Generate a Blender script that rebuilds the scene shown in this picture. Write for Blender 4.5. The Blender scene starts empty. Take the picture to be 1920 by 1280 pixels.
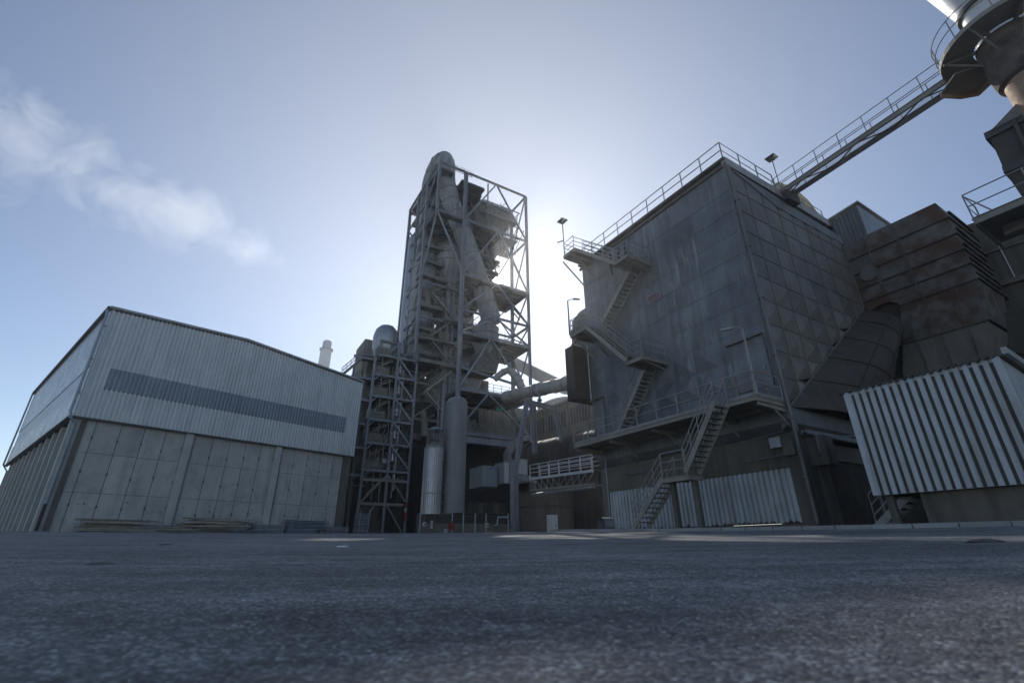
import bpy, bmesh, math, random
from mathutils import Vector as V, Matrix
random.seed(7)
R = math.radians
sc = bpy.context.scene
col = sc.collection

# ------------------------------------------------------------------ camera
F_PX = 880.0; PITCH = R(23.46); ROLL = R(0.56)
c_, s_ = math.cos(PITCH), math.sin(PITCH)
r0 = V((1, 0, 0)); u0 = V((0, -s_, c_)); FW = V((0, c_, s_))
RT = r0 * math.cos(ROLL) - u0 * math.sin(ROLL)
UP = r0 * math.sin(ROLL) + u0 * math.cos(ROLL)
cd = bpy.data.cameras.new("camera"); cam = bpy.data.objects.new("camera", cd); col.objects.link(cam)
cam.matrix_world = Matrix(((RT.x, UP.x, -FW.x, 0), (RT.y, UP.y, -FW.y, 0), (RT.z, UP.z, -FW.z, 0), (0, 0, 0, 1)))
cd.sensor_width = 36; cd.lens = F_PX * 36 / 1920; cd.clip_start = .02; cd.clip_end = 5000
cd.dof.use_dof = True; cd.dof.focus_distance = 26; cd.dof.aperture_fstop = 2.8
sc.camera = cam

# ------------------------------------------------------------------ light
SUN_EL = R(30.9); SUN_AZ = R(-1.85)          # azimuth from +Y towards +X
SD = V((math.cos(SUN_EL) * math.sin(SUN_AZ), math.cos(SUN_EL) * math.cos(SUN_AZ), math.sin(SUN_EL)))
w = bpy.data.worlds.new("World"); sc.world = w; w.use_nodes = True
nt = w.node_tree; N_ = nt.nodes; L_ = nt.links
bg = N_["Background"]
sky = N_.new("ShaderNodeTexSky"); sky.sky_type = 'NISHITA'; sky.sun_disc = False
sky.sun_elevation = SUN_EL; sky.sun_rotation = SUN_AZ
sky.altitude = 200; sky.air_density = 1.0; sky.dust_density = .08; sky.ozone_density = 2.6
tc = N_.new("ShaderNodeTexCoord")
dot = N_.new("ShaderNodeVectorMath"); dot.operation = 'DOT_PRODUCT'; dot.inputs[1].default_value = SD
nrm = N_.new("ShaderNodeVectorMath"); nrm.operation = 'NORMALIZE'
L_.new(tc.outputs['Generated'], nrm.inputs[0]); L_.new(nrm.outputs[0], dot.inputs[0])
def m(op, a, b=None, cl=False):
    n = N_.new("ShaderNodeMath"); n.operation = op; n.use_clamp = cl
    for i, x in enumerate((a, b)):
        if x is None: continue
        if isinstance(x, (int, float)): n.inputs[i].default_value = x
        else: L_.new(x, n.inputs[i])
    return n.outputs[0]
dp = m('MAXIMUM', dot.outputs['Value'], 0.0)
aure = m('ADD', m('MULTIPLY', m('POWER', dp, 30), .5), m('ADD', m('MULTIPLY', m('POWER', dp, 500), 3.0), m('MULTIPLY', m('POWER', dp, 4.2), 3.4)))
disc = m('MULTIPLY', m('GREATER_THAN', dp, math.cos(R(.62))), 900.0)
sxyz = N_.new("ShaderNodeSeparateXYZ"); L_.new(nrm.outputs[0], sxyz.inputs[0])
hz = m('MULTIPLY', m('POWER', m('SUBTRACT', 1.0, m('MAXIMUM', sxyz.outputs[2], 0.0)), 5), 2.2)      # pale haze low in the sky
tot = m('ADD', m('ADD', aure, disc), hz)
cmb = N_.new("ShaderNodeVectorMath"); cmb.operation = 'SCALE'; cmb.inputs[0].default_value = (1.0, .93, .75); L_.new(tot, cmb.inputs['Scale'])
add = N_.new("ShaderNodeVectorMath"); add.operation = 'ADD'
tn = N_.new("ShaderNodeVectorMath"); tn.operation = 'MULTIPLY'; tn.inputs[1].default_value = (.74, .76, .8)
L_.new(sky.outputs[0], tn.inputs[0]); L_.new(tn.outputs[0], add.inputs[0]); L_.new(cmb.outputs[0], add.inputs[1])
L_.new(add.outputs[0], bg.inputs[0]); bg.inputs[1].default_value = .1
ld = bpy.data.lights.new("sun", 'SUN'); ld.energy = 2.2; ld.angle = R(.5); ld.color = (1, .95, .87)
lo = bpy.data.objects.new("sun", ld); col.objects.link(lo)
lo.rotation_euler = (-SD).to_track_quat('-Z', 'Y').to_euler()
sc.view_settings.view_transform = 'Standard'; sc.view_settings.look = 'None'
sc.view_settings.exposure = 0.45; sc.view_settings.gamma = 1
sc.cycles.volume_step_rate = 1.0; sc.cycles.max_bounces = 8; sc.cycles.volume_bounces = 1
sc.cycles.sample_clamp_indirect = 4

# ------------------------------------------------------------------ sighting helpers (pixels of the 1920 px photo -> real points)
def ray(x, y): return FW + RT * ((x - 960) / F_PX) + UP * ((640 - y) / F_PX)
def at(x, y, Y): r = ray(x, y); return r * (Y / r.y)
def on(x, y, p, n): r = ray(x, y); return r * (p.dot(n) / r.dot(n))
def onz(x, y, z): r = ray(x, y); return r * (z / r.z)
Z = V((0, 0, 1))
WA = V((-.52308, .85228, 0)); WB = V((.85228, .52308, 0))     # the plant's two grid directions
class Fr:
    def __init__(s, o, a, b): s.o = V((o[0], o[1], 0)); s.a = a; s.b = b
    def __call__(s, a, b, z): return s.o + s.a * a + s.b * b + Z * z
    def pix(s, x, y, b):                                       # hit of a sight line with the plane b = const
        return on(x, y, s.o + s.b * b, s.b)

# ------------------------------------------------------------------ mesh builder
class MB:
    def __init__(s): s.v = []; s.f = []; s.t = []; s.tint = 1.0
    def poly(s, *ps):
        i = len(s.v); s.v += [V(p) for p in ps]; s.f.append(tuple(range(i, i + len(ps)))); s.t.append(s.tint)
    def box(s, o, x, y, z):
        o, x, y, z = V(o), V(x), V(y), V(z); i = len(s.v)
        s.v += [o, o + x, o + x + y, o + y, o + z, o + x + z, o + x + y + z, o + y + z]
        fs = [(0, 3, 2, 1), (4, 5, 6, 7), (0, 1, 5, 4), (1, 2, 6, 5), (2, 3, 7, 6), (3, 0, 4, 7)]
        if x.cross(y).dot(z) < 0: fs = [f[::-1] for f in fs]
        s.f += [tuple(i + k for k in f) for f in fs]; s.t += [s.tint] * 6
    def cbox(s, c, x, y, z): c, x, y, z = V(c), V(x), V(y), V(z); s.box(c - (x + y + z) / 2, x, y, z)
    def bar(s, p, q, w, h=None, up=Z):                         # rectangular bar; up = direction of h
        h = h or w; p, q = V(p), V(q); d = (q - p)
        x = d.cross(up)
        if x.length < 1e-5: x = d.cross(V((.3, 1, 0)))
        x.normalize(); y = x.cross(d).normalized()
        s.box(p - x * w / 2 - y * h / 2, x * w, d, y * h)
    def hbeam(s, p, q, w, h, up=Z, t=.02):
        p, q = V(p), V(q); d = q - p; x = d.cross(up)
        if x.length < 1e-5: x = V((up.y, -up.x, 0)) if abs(up.z) < .9 else V((1, 0, 0))
        x.normalize(); y = x.cross(d).normalized()
        for k in (-1, 1):
            s.box(p - x * w / 2 + y * (k * (h / 2 - t / 2) - t / 2), x * w, d, y * t)
        s.box(p - x * t / 2 - y * (h / 2 - t), x * t, d, y * (h - 2 * t))
    def tube(s, p, q, r, n=8, r2=None, caps=True):
        s.path([p, q], r, n, [r, r if r2 is None else r2], caps)
    def path(s, pts, r=.03, n=6, rs=None, caps=True):
        pts = [V(p) for p in pts]; rs = rs or [r] * len(pts); rings = []; ref = None
        for k, p in enumerate(pts):
            d = (pts[min(k + 1, len(pts) - 1)] - pts[max(k - 1, 0)]).normalized()
            if ref is None: ref = d.cross(Z) if abs(d.z) < .95 else d.cross(V((1, 0, 0)))
            x = (ref - d * ref.dot(d)).normalized(); ref = x; y = d.cross(x)
            i = len(s.v); rings.append(i)
            s.v += [p + x * (rs[k] * math.cos(2 * math.pi * j / n)) + y * (rs[k] * math.sin(2 * math.pi * j / n)) for j in range(n)]
        for a, b in zip(rings, rings[1:]):
            for j in range(n):
                k = (j + 1) % n; s.f.append((a + j, a + k, b + k, b + j)); s.t.append(s.tint)
        if caps:
            s.f.append(tuple(rings[0] + j for j in range(n))[::-1]); s.t.append(s.tint)
            s.f.append(tuple(rings[-1] + j for j in range(n))); s.t.append(s.tint)
    def lathe(s, c, prof, n=32, caps=True):
        c = V(c); s.path([c + Z * z + V((0, 0, 1e-4 * k)) for k, (r, z) in enumerate(prof)], n=n, rs=[max(r, .001) for r, z in prof], caps=caps)
    def ring(s, p, d, r, w=.08, t=.06, n=32):                  # flange ring around a duct
        d = V(d).normalized(); s.path([V(p) - d * w / 2, V(p) + d * w / 2], n=n, rs=[r + t, r + t])
    def prism(s, pts, ext):
        pts = [V(p) for p in pts]; ext = V(ext); n = len(pts); i = len(s.v)
        s.v += pts + [p + ext for p in pts]
        s.f.append(tuple(i + k for k in range(n))[::-1]); s.f.append(tuple(i + n + k for k in range(n)))
        for k in range(n): j = (k + 1) % n; s.f.append((i + k, i + j, i + n + j, i + n + k))
        s.t += [s.tint] * (n + 2)
    def corr(s, p, d, out, W, bot, top, pitch, depth, duty=.55, sl=.12):
        """trapezoid profile sheet; bot/top: numbers or functions of the run"""
        p, d, out = V(p), V(d), V(out); bf = bot if callable(bot) else (lambda x: bot); tf = top if callable(top) else (lambda x: top)
        xs = []; n = max(1, round(W / pitch)); pt = W / n
        for k in range(n):
            a = k * pt; g = pt * (1 - duty) - 2 * sl * pt
            xs += [(a, 0), (a + g, 0), (a + g + sl * pt, 1), (a + pt - sl * pt, 1)]
        xs.append((W, 0)); i = len(s.v)
        for x, h in xs:
            b = p + d * x + out * (h * depth); s.v += [b + Z * bf(x), b + Z * tf(x)]
        for k in range(len(xs) - 1): s.f.append((i + 2 * k, i + 2 * k + 2, i + 2 * k + 3, i + 2 * k + 1)); s.t.append(s.tint * random.uniform(.96, 1.04))
        # thickness: back sheet
        s.box(p - out * .06 + Z * min(bf(0), bf(W)), d * W, out * .03, Z * (min(tf(0), tf(W)) - min(bf(0), bf(W))))
    def rail(s, pts, h=1.1, sp=1.3, lv=(1.0, .52), r=.024, kick=0, n=6):
        pts = [V(p) for p in pts]
        for l in lv: s.path([p + Z * h * l for p in pts], r, n)
        for k, (p, q) in enumerate(zip(pts, pts[1:])):
            L = (q - p).length; m_ = max(1, round(L / sp))
            for j in range(m_ + (1 if k == len(pts) - 2 else 0)): a = p.lerp(q, j / m_); s.tube(a, a + Z * h, r * 1.05, n)
            if kick: s.bar(p + Z * kick / 2, q + Z * kick / 2, .008, kick)
    def treads(s, p, q, wv, n, dep=.24, t=.04, skip=0):
        p, q, wv = V(p), V(q), V(wv); run = V((q.x - p.x, q.y - p.y, 0)).normalized()
        for k in range(1, n): c = p.lerp(q, k / n); s.box(c - run * dep / 2, run * dep, wv, Z * t)
    def islands(s):
        par = list(range(len(s.v)))
        def fd(x):
            while par[x] != x: par[x] = par[par[x]]; x = par[x]
            return x
        for f in s.f:
            a = fd(f[0])
            for k in f[1:]: par[fd(k)] = a
        g_ = {}
        for i, f in enumerate(s.f): g_.setdefault(fd(f[0]), []).append(i)
        out = []
        for fs in g_.values():
            m_ = MB(); mp = {}
            for i in fs:
                for k in s.f[i]:
                    if k not in mp: mp[k] = len(m_.v); m_.v.append(s.v[k])
                m_.f.append(tuple(mp[k] for k in s.f[i])); m_.t.append(s.t[i])
            out.append(m_)
        return out
    def build(s, name, mat, parent=None, smooth=False, label=None, sep=False):
        if sep: return [m_.build(name, mat, parent, smooth, label) for m_ in s.islands()]
        me = bpy.data.meshes.new(name); o_ = V((0, 0, 0)); p = parent
        while p is not None: o_ += V(p.location); p = p.parent
        me.from_pydata([v - o_ for v in s.v], [], s.f); me.update()
        a = me.attributes.new("tint", 'FLOAT', 'FACE'); a.data.foreach_set('value', s.t)
        me.materials.append(mat)
        if smooth: me.shade_smooth() if hasattr(me, 'shade_smooth') else [setattr(f, 'use_smooth', True) for f in me.polygons]
        ob = bpy.data.objects.new(name, me); col.objects.link(ob); ob.parent = parent
        if smooth:
            try: me.set_sharp_from_angle(angle=R(35))
            except Exception: pass
        if label: ob['label'] = label
        return ob
def tag(o, label=None, cat=None, group=None, kind=None):
    for k, v in (('label', label), ('category', cat), ('group', group), ('kind', kind)):
        if v: o[k] = v
    return o
def thing(name, label, cat, loc=(0, 0, 0), group=None):
    o = bpy.data.objects.new(name, None); col.objects.link(o); o.location = V(loc); o.empty_display_size = .3
    return tag(o, label, cat, group)
def rebase(o, loc):                                            # give a one-mesh thing an origin of its own
    o.data.transform(Matrix.Translation(-V(loc))); o.location = V(loc); return o
def dup(root, loc):
    r_ = root.copy(); col.objects.link(r_); r_.location = V(loc)
    for ch in list(root.children):
        c = ch.copy(); col.objects.link(c); c.parent = r_
        for g in list(ch.children): d = g.copy(); col.objects.link(d); d.parent = c
    return r_

# ------------------------------------------------------------------ materials
def mk(name, colr, rough=.7, metal=0, var=.25, vs=1.2, streak=0, scol=(.1, .08, .06), ss=(2.5, 2.5, .22), stain=0, tcol=(.1, .06, .04), ts=.6, bump=0, bs=18, lo=.5, hi=.68, pale=0):
    mt = bpy.data.materials.new(name); mt.use_nodes = True; t = mt.node_tree; n = t.nodes; l = t.links
    b = n["Principled BSDF"]; b.inputs['Roughness'].default_value = rough; b.inputs['Metallic'].default_value = metal
    tcn = n.new("ShaderNodeTexCoord"); oc = tcn.outputs['Object']
    at_ = n.new("ShaderNodeAttribute"); at_.attribute_name = 'tint'
    def noise(scale, det=5, vec=None, sc3=None, rg=.55):
        q = n.new("ShaderNodeTexNoise"); q.inputs['Scale'].default_value = scale; q.inputs['Detail'].default_value = det; q.inputs['Roughness'].default_value = rg
        if sc3:
            mp = n.new("ShaderNodeMapping"); mp.inputs['Scale'].default_value = sc3; l.new(oc, mp.inputs[0]); l.new(mp.outputs[0], q.inputs['Vector'])
        else: l.new(oc, q.inputs['Vector'])
        return q.outputs['Fac']
    def ramp(x, a, c):
        q = n.new("ShaderNodeMapRange"); q.inputs[1].default_value = a; q.inputs[2].default_value = c; l.new(x, q.inputs[0]); return q.outputs[0]
    def mth(op, x, y):
        q = n.new("ShaderNodeMath"); q.operation = op
        for i, k in enumerate((x, y)):
            if isinstance(k, (int, float)): q.inputs[i].default_value = k
            else: l.new(k, q.inputs[i])
        return q.outputs[0]
    def mix(f, A, B, bt='MIX'):
        q = n.new("ShaderNodeMix"); q.data_type = 'RGBA'; q.blend_type = bt
        for i, k in ((0, f), (6, A), (7, B)):
            if isinstance(k, (int, float)): q.inputs[i].default_value = k
            elif isinstance(k, tuple): q.inputs[i].default_value = (*k, 1)
            else: l.new(k, q.inputs[i])
        return q.outputs[2]
    fac = mth('ADD', mth('MULTIPLY', ramp(noise(vs, 6), .25, .75), 2 * var), 1 - var)
    fine = mth('ADD', mth('MULTIPLY', ramp(noise(vs * 14, 4), .25, .75), var * .8), 1 - var * .4)
    f2 = mth('MULTIPLY', mth('MULTIPLY', fac, fine), at_.outputs['Fac'])
    sv = n.new("ShaderNodeVectorMath"); sv.operation = 'SCALE'; sv.inputs[0].default_value = colr; l.new(f2, sv.inputs['Scale'])
    cur = sv.outputs[0]
    if streak:
        cur = mix(mth('MULTIPLY', mth('MULTIPLY', ramp(noise(1, 5, sc3=ss), .44, .64), ramp(noise(.35, 3), .3, .55)), streak), cur, scol)
    if pale:
        cur = mix(mth('MULTIPLY', mth('MULTIPLY', ramp(noise(1, 6, sc3=(4.5, 4.5, .3)), .55, .7), ramp(noise(.28, 2), .5, .62)), pale), cur, (.34, .35, .35))
    if stain:
        cur = mix(mth('MULTIPLY', ramp(noise(ts, 6, rg=.65), lo, hi), stain), cur, tcol)
    l.new(cur, b.inputs['Base Color'])
    rr = mth('ADD', mth('MULTIPLY', ramp(noise(vs * 3, 4), .3, .7), .2), rough - .1); l.new(rr, b.inputs['Roughness'])
    if bump:
        q = n.new("ShaderNodeBump"); q.inputs['Strength'].default_value = bump; q.inputs['Distance'].default_value = .02
        l.new(noise(bs, 6), q.inputs['Height']); l.new(q.outputs[0], b.inputs['Normal'])
    return mt
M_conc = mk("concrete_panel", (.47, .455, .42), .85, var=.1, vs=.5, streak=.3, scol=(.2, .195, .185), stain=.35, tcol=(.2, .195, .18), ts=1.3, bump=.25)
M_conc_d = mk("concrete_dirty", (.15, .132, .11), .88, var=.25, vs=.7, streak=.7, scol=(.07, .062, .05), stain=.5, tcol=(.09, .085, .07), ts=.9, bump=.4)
M_conc_w = mk("concrete_warm", (.26, .22, .17), .85, var=.2, vs=.8, streak=.5, scol=(.1, .08, .06), bump=.3)
M_clad = mk("cladding_grey", (.67, .67, .66), .55, .15, var=.08, vs=.6, streak=.25, scol=(.3, .3, .3))
M_clad_b = mk("cladding_blue", (.3, .335, .37), .5, .15, var=.1, vs=.6, streak=.3, scol=(.14, .17, .2))
M_clad_w = mk("cladding_white", (.5, .52, .54), .55, .1, var=.1, vs=1, streak=.5, scol=(.25, .22, .18), stain=.4, tcol=(.3, .27, .24), ts=1.2)
M_side = mk("side_cladding_sheen", (.62, .64, .65), .3, .35, var=.08, vs=.3, streak=.3, scol=(.45, .45, .45), ss=(.6, .6, .1))
M_trans = mk("translucent_sheet", (.6, .62, .66), .35, .1, var=.08, vs=1)
M_trim = mk("dark_trim", (.095, .088, .08), .7, .1, var=.3)
M_gutter = mk("pale_trim", (.4, .39, .37), .6, .2, var=.2, streak=.4)
M_case = mk("casing_panel", (.175, .188, .2), .55, .2, var=.3, vs=.45, streak=.75, scol=(.12, .11, .10), ss=(2.2, 2.2, .12), stain=.35, tcol=(.07, .08, .095), ts=.5, pale=.75)
M_case_r = mk("casing_panel_brown", (.175, .172, .168), .6, .2, var=.3, vs=.5, streak=.95, scol=(.21, .16, .12), ss=(3, 3, .1), stain=.3, tcol=(.08, .075, .07), ts=.6, pale=.6)
M_rust = mk("rusty_duct", (.185, .175, .165), .75, .25, var=.35, vs=.8, streak=.5, scol=(.17, .18, .19), ss=(3, 3, .3), stain=.9, tcol=(.13, .068, .04), ts=.7, bump=.3, lo=.44, hi=.58, pale=.5)
M_duct_lo = mk("dusty_duct", (.23, .21, .185), .8, .1, var=.2, vs=.6, streak=.4, scol=(.1, .09, .08), bump=.2)
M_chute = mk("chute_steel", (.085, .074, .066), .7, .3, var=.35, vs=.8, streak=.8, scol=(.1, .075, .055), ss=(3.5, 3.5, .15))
M_brown = mk("brown_sheet", (.05, .03, .025), .7, .1, var=.25, vs=1.5)
M_steel = mk("steel_blue_grey", (.3, .31, .325), .6, .1, var=.2, vs=1.2, streak=.4, scol=(.12, .1, .09))
M_steel_w = mk("steel_dusty", (.3, .275, .235), .75, .1, var=.25, vs=1, stain=.3, tcol=(.12, .1, .08))
M_rail = mk("rail_steel", (.3, .295, .285), .6, .3, var=.25, vs=2, stain=.25, tcol=(.13, .08, .05), ts=1.5)
M_deck = mk("deck_plate", (.22, .195, .16), .8, .2, var=.3, vs=1.2, stain=.4, tcol=(.07, .06, .05))
M_duct = mk("process_duct", (.36, .35, .335), .6, .15, var=.22, vs=.5, streak=.6, scol=(.13, .115, .1), ss=(1.5, 1.5, .2))
M_insul = mk("insulation_cladding", (.42, .42, .42), .4, .6, var=.15, vs=.7, streak=.3, scol=(.25, .22, .18))
M_pipe = mk("pale_pipe", (.42, .39, .34), .65, .1, var=.15, vs=1, stain=.35, tcol=(.3, .24, .17), ts=.8)
M_tank = mk("tank_grey", (.27, .265, .25), .7, .1, var=.12, vs=.5, streak=.4, scol=(.15, .145, .14))
M_silo = mk("silo_ribbed", (.33, .33, .34), .38, .7, var=.1, vs=.8)
M_kiln = mk("kiln_shell", (.05, .043, .045), .75, .3, var=.35, vs=.7, stain=.4, tcol=(.05, .03, .02))
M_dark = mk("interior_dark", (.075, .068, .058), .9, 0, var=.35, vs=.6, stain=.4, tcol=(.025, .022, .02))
M_mach = mk("machinery", (.25, .22, .18), .75, .15, var=.35, vs=1.5, stain=.5, tcol=(.1, .07, .05))
M_white = mk("white_paint", (.7, .7, .68), .6, 0, var=.12, vs=1.5)
M_red = mk("red_paint", (.3, .03, .025), .5, 0, var=.2)
M_green = mk("green_sign", (.03, .3, .1), .6, 0, var=.1)
M_signred = mk("faded_red", (.21, .115, .13), .7, 0, var=.25, vs=6)
M_wood = mk("weathered_wood", (.32, .28, .235), .85, 0, var=.35, vs=3, bump=.3)
M_galv = mk("galvanised", (.33, .35, .38), .45, .6, var=.2, vs=3)
M_orange = mk("orange_plastic", (.5, .13, .04), .5)
M_brick = mk("brick_block", (.2, .165, .14), .85, 0, var=.2, vs=.8, streak=.5, scol=(.08, .065, .055), bump=.2)
M_stackw = mk("stack_white", (.58, .59, .6), .5, .1, var=.08, vs=.8)
M_stackb = mk("stack_brown", (.34, .22, .145), .7, .1, var=.25, vs=1.2, stain=.5, tcol=(.5, .46, .4), ts=1.8)
M_crust = mk("crusted_vessel", (.13, .10, .08), .85, .1, var=.4, vs=1.5, stain=.8, tcol=(.035, .035, .038), ts=1.6, bump=.8, bs=6)
M_tarp = mk("creamy_tarp", (.55, .52, .42), .6, 0, var=.15, vs=1.5, bump=.5, bs=3)
def mat_tarp():
    mt = M_tarp; n = mt.node_tree.nodes; l = mt.node_tree.links; b = n["Principled BSDF"]; o = n["Material Output"]
    tr = n.new("ShaderNodeBsdfTranslucent"); tr.inputs[0].default_value = (.6, .55, .42, 1); mx = n.new("ShaderNodeMixShader"); mx.inputs[0].default_value = .5
    l.new(b.outputs[0], mx.inputs[1]); l.new(tr.outputs[0], mx.inputs[2]); l.new(mx.outputs[0], o.inputs['Surface'])
mat_tarp()
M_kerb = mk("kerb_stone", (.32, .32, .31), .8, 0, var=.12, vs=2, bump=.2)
M_glass = mk("window_glass", (.05, .055, .06), .2, 0, var=.2)
M_lampglass = mk("lamp_lens", (.6, .58, .5), .3, 0, var=.05)
M_plate = mk("notice_grey", (.4, .4, .4), .6, 0, var=.1)
M_foliage = mk("leaf", (.05, .07, .03), .7)
def mat_asphalt():
    mt = bpy.data.materials.new("asphalt"); mt.use_nodes = True; t = mt.node_tree; n = t.nodes; l = t.links; b = n["Principled BSDF"]
    g = n.new("ShaderNodeNewGeometry").outputs['Position']
    def noise(s, d=4, sc3=None):
        q = n.new("ShaderNodeTexNoise"); q.inputs['Scale'].default_value = s; q.inputs['Detail'].default_value = d
        if sc3:
            mp = n.new("ShaderNodeMapping"); mp.inputs['Scale'].default_value = sc3; l.new(g, mp.inputs[0]); l.new(mp.outputs[0], q.inputs[0])
        else: l.new(g, q.inputs['Vector'])
        return q.outputs['Fac']
    def rp(x, a, b_, c=0, d=1):
        q = n.new("ShaderNodeMapRange"); q.inputs[1].default_value = a; q.inputs[2].default_value = b_; q.inputs[3].default_value = c; q.inputs[4].default_value = d; l.new(x, q.inputs[0]); return q.outputs[0]
    def mth(op, x, y):
        q = n.new("ShaderNodeMath"); q.operation = op
        for i, k in enumerate((x, y)):
            if isinstance(k, (int, float)): q.inputs[i].default_value = k
            else: l.new(k, q.inputs[i])
        return q.outputs[0]
    vo = n.new("ShaderNodeTexVoronoi"); vo.inputs['Scale'].default_value = 120; l.new(g, vo.inputs['Vector'])
    vc = n.new("ShaderNodeSeparateColor"); l.new(vo.outputs['Color'], vc.inputs[0])
    stone = mth('ADD', mth('MULTIPLY', mth('POWER', vc.outputs[0], 3.0), 1.7), .58)
    light = mth('GREATER_THAN', vc.outputs[1], .985)
    f = mth('MULTIPLY', mth('MULTIPLY', stone, rp(noise(.35, 5), .3, .7, .75, 1.25)), rp(noise(2.2, 5), .3, .7, .8, 1.2))
    f = mth('MULTIPLY', f, rp(noise(1, 4, (.5, 4, 1)), .42, .62, .82, 1.1))
    f = mth('MULTIPLY', f, rp(noise(.9, 6, (.12, 1.6, 1)), .5, .56, 1.0, .84)); f = mth('MULTIPLY', f, rp(noise(16, 5), .3, .7, .7, 1.3))
    f = mth('ADD', f, mth('MULTIPLY', light, 1.6))
    sv = n.new("ShaderNodeVectorMath"); sv.operation = 'SCALE'; sv.inputs[0].default_value = (.195, .198, .195); l.new(f, sv.inputs['Scale'])
    l.new(sv.outputs[0], b.inputs['Base Color']); b.inputs['Roughness'].default_value = .78; b.inputs['Specular IOR Level'].default_value = .35
    bp = n.new("ShaderNodeBump"); bp.inputs['Strength'].default_value = 1.0; bp.inputs['Distance'].default_value = .006
    h = mth('ADD', mth('MULTIPLY', vo.outputs['Distance'], -1.0), mth('MULTIPLY', noise(40, 5), 1.2)); l.new(h, bp.inputs['Height'])
    bp2 = n.new("ShaderNodeBump"); bp2.inputs['Strength'].default_value = .8; bp2.inputs['Distance'].default_value = .03; l.new(noise(5, 5), bp2.inputs['Height'])
    l.new(bp2.outputs[0], bp.inputs['Normal']); l.new(bp.outputs[0], b.inputs['Normal'])
    return mt
M_asph = mat_asphalt()

# ------------------------------------------------------------------ ground: a yard that rises gently away from the camera
def gz(X, Y):
    if Y <= 0: return -.2
    k = .031 + .012 * min((X / Y) ** 2, 1.0) if Y > .01 else .031
    k = .031 + (k - .031) * min(1, Y / 4)
    e = 32.0; yy = Y if Y < 26 else 26 + (e - 26) * (1 - math.exp(-(Y - 26) / (e - 26)))
    return -.2 + k * yy
g = MB(); rad = [.0, .12] + [.12 * 1.09 ** k for k in range(1, 108)]; na = 144
for r_ in rad:
    for j in range(na): a = 2 * math.pi * j / na; X, Y = r_ * math.sin(a), r_ * math.cos(a); g.v.append(V((X, Y, gz(X, Y))))
for k in range(len(rad) - 1):
    for j in range(na): a, b = k * na + j, k * na + (j + 1) % na; g.f.append((a, b, b + na, a + na)[::-1]); g.t.append(1)
gr = g.build("ground", M_asph, smooth=True); gr['kind'] = 'structure'

# ================================================================== FILTER BUILDING
NF = Fr((12.23, 20.5), WA, -WB)      # a: along the front away from the near corner, b: outwards from the front, z
LA, LB = 12.8, 12.1
FB = thing("filter_building", "tall blue grey panel clad filter building on a concrete base with white corrugated infill", "building", (12.23, 20.5, .6))
def panels(pf, us, zs, outv, depth, rnd=.3, clip=None):
    """cross-broken sheet panels (shallow pyramids) with seams"""
    mb = MB(); sm = MB()
    for i in range(len(us) - 1):
        for j in range(len(zs) - 1):
            c = [(us[i], zs[j]), (us[i + 1], zs[j]), (us[i + 1], zs[j + 1]), (us[i], zs[j + 1])]
            if clip and not all(clip(*p) for p in c): continue
            mb.tint = random.uniform(1 - rnd, 1 + rnd)
            mid = ((us[i] + us[i + 1]) / 2, (zs[j] + zs[j + 1]) / 2)
            dd = depth * random.uniform(.5, 1.3)
            dd *= (2.0 if mid[1] < 9.8 and mid[0] < 7 else 1.0); top = pf(*mid) + outv * dd; P = [pf(*p) for p in c]
            for k in range(4): mb.poly(P[k], P[(k + 1) % 4], top)
    return mb
zs = [5.6, 7.06, 8.43, 9.8, 11.17, 12.54, 13.91, 15.28, 16.65, 18.02, 19.6]
us = [LA * k / 9 for k in range(10)]
front = panels(lambda a, z: NF(a, 0, z), us, zs, -WB, .11, .14)
fp = front.build("front_casing", M_case, FB)
sm = MB()
for z in zs[1:-1]: sm.box(NF(0, .0, z - .014), WA * LA, -WB * .022, Z * .028)
for u in us[1:-1]:
    for j in range(len(zs) - 1): sm.box(NF(u - .012, .0, zs[j] + .02), WA * .016, -WB * .012, Z * (zs[j + 1] - zs[j] - .04))
sm.build("panel_seams", M_case, FB)
# right (inlet) face: b = -x
def RF(x, z, o=0): return NF(-o, -x, z)
def diag(x): return 5.6 + (13.6 - 5.6) * (x - .25) / (12.0 - .25)
def clipR(x, z): return z >= diag(x) - 2.1 and z <= 19.7 - .11 * x
ux = [LB * k / 8 for k in range(9)]
rb = MB()
# upper part as pyramid panels trimmed by the inlet diagonal
for i in range(8):
    for j in range(len(zs) - 1):
        x0, x1, z0, z1 = ux[i], ux[i + 1], zs[j], zs[j + 1]
        tz = lambda x: 19.55 - .06 * x
        if z1 < diag(x0): continue
        zb0, zb1 = max(z0, diag(x0)), max(z0, diag(x1)); zt0, zt1 = min(z1, tz(x0)), min(z1, tz(x1))
        if zb1 > zt1 - .01:
            xe = .25 + (zt0 - 5.6) / (13.6 - 5.6) * 11.75
            if xe <= x0 + .02: continue
            P = [RF(x0, zb0), RF(xe, zt0), RF(x0, zt0)]
        else: P = [RF(x0, zb0), RF(x1, zb1), RF(x1, zt1), RF(x0, zt0)]
        rb.tint = random.uniform(.8, 1.2); mid = sum(P, V()) / len(P) - WA * (random.uniform(.11, .19) if z1 < 12.6 else .06)
        for k in range(len(P)): rb.poly(P[k], P[(k + 1) % len(P)], mid)
rb.build("inlet_face_casing", M_case_r, FB)
sm = MB()
for z in zs[1:-1]:
    xe = LB if z > 13.6 else min(LB, .25 + (z - 5.6) / 8 * 11.75)
    sm.box(RF(0, z - .016, .0), WB * xe, -WA * .035, Z * .032)
for x in ux[1:-1]:
    sm.box(RF(x - .015, diag(x)), WB * .02, -WA * .03, Z * (19.3 - .06 * x - diag(x)))
sm.bar(RF(.25, 5.6, .02), RF(12.0, 13.6, .02), .06, .08); sm.bar(RF(12.02, 13.6, .03), RF(12.3, 19.0, .03), .1, .1)
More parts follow.
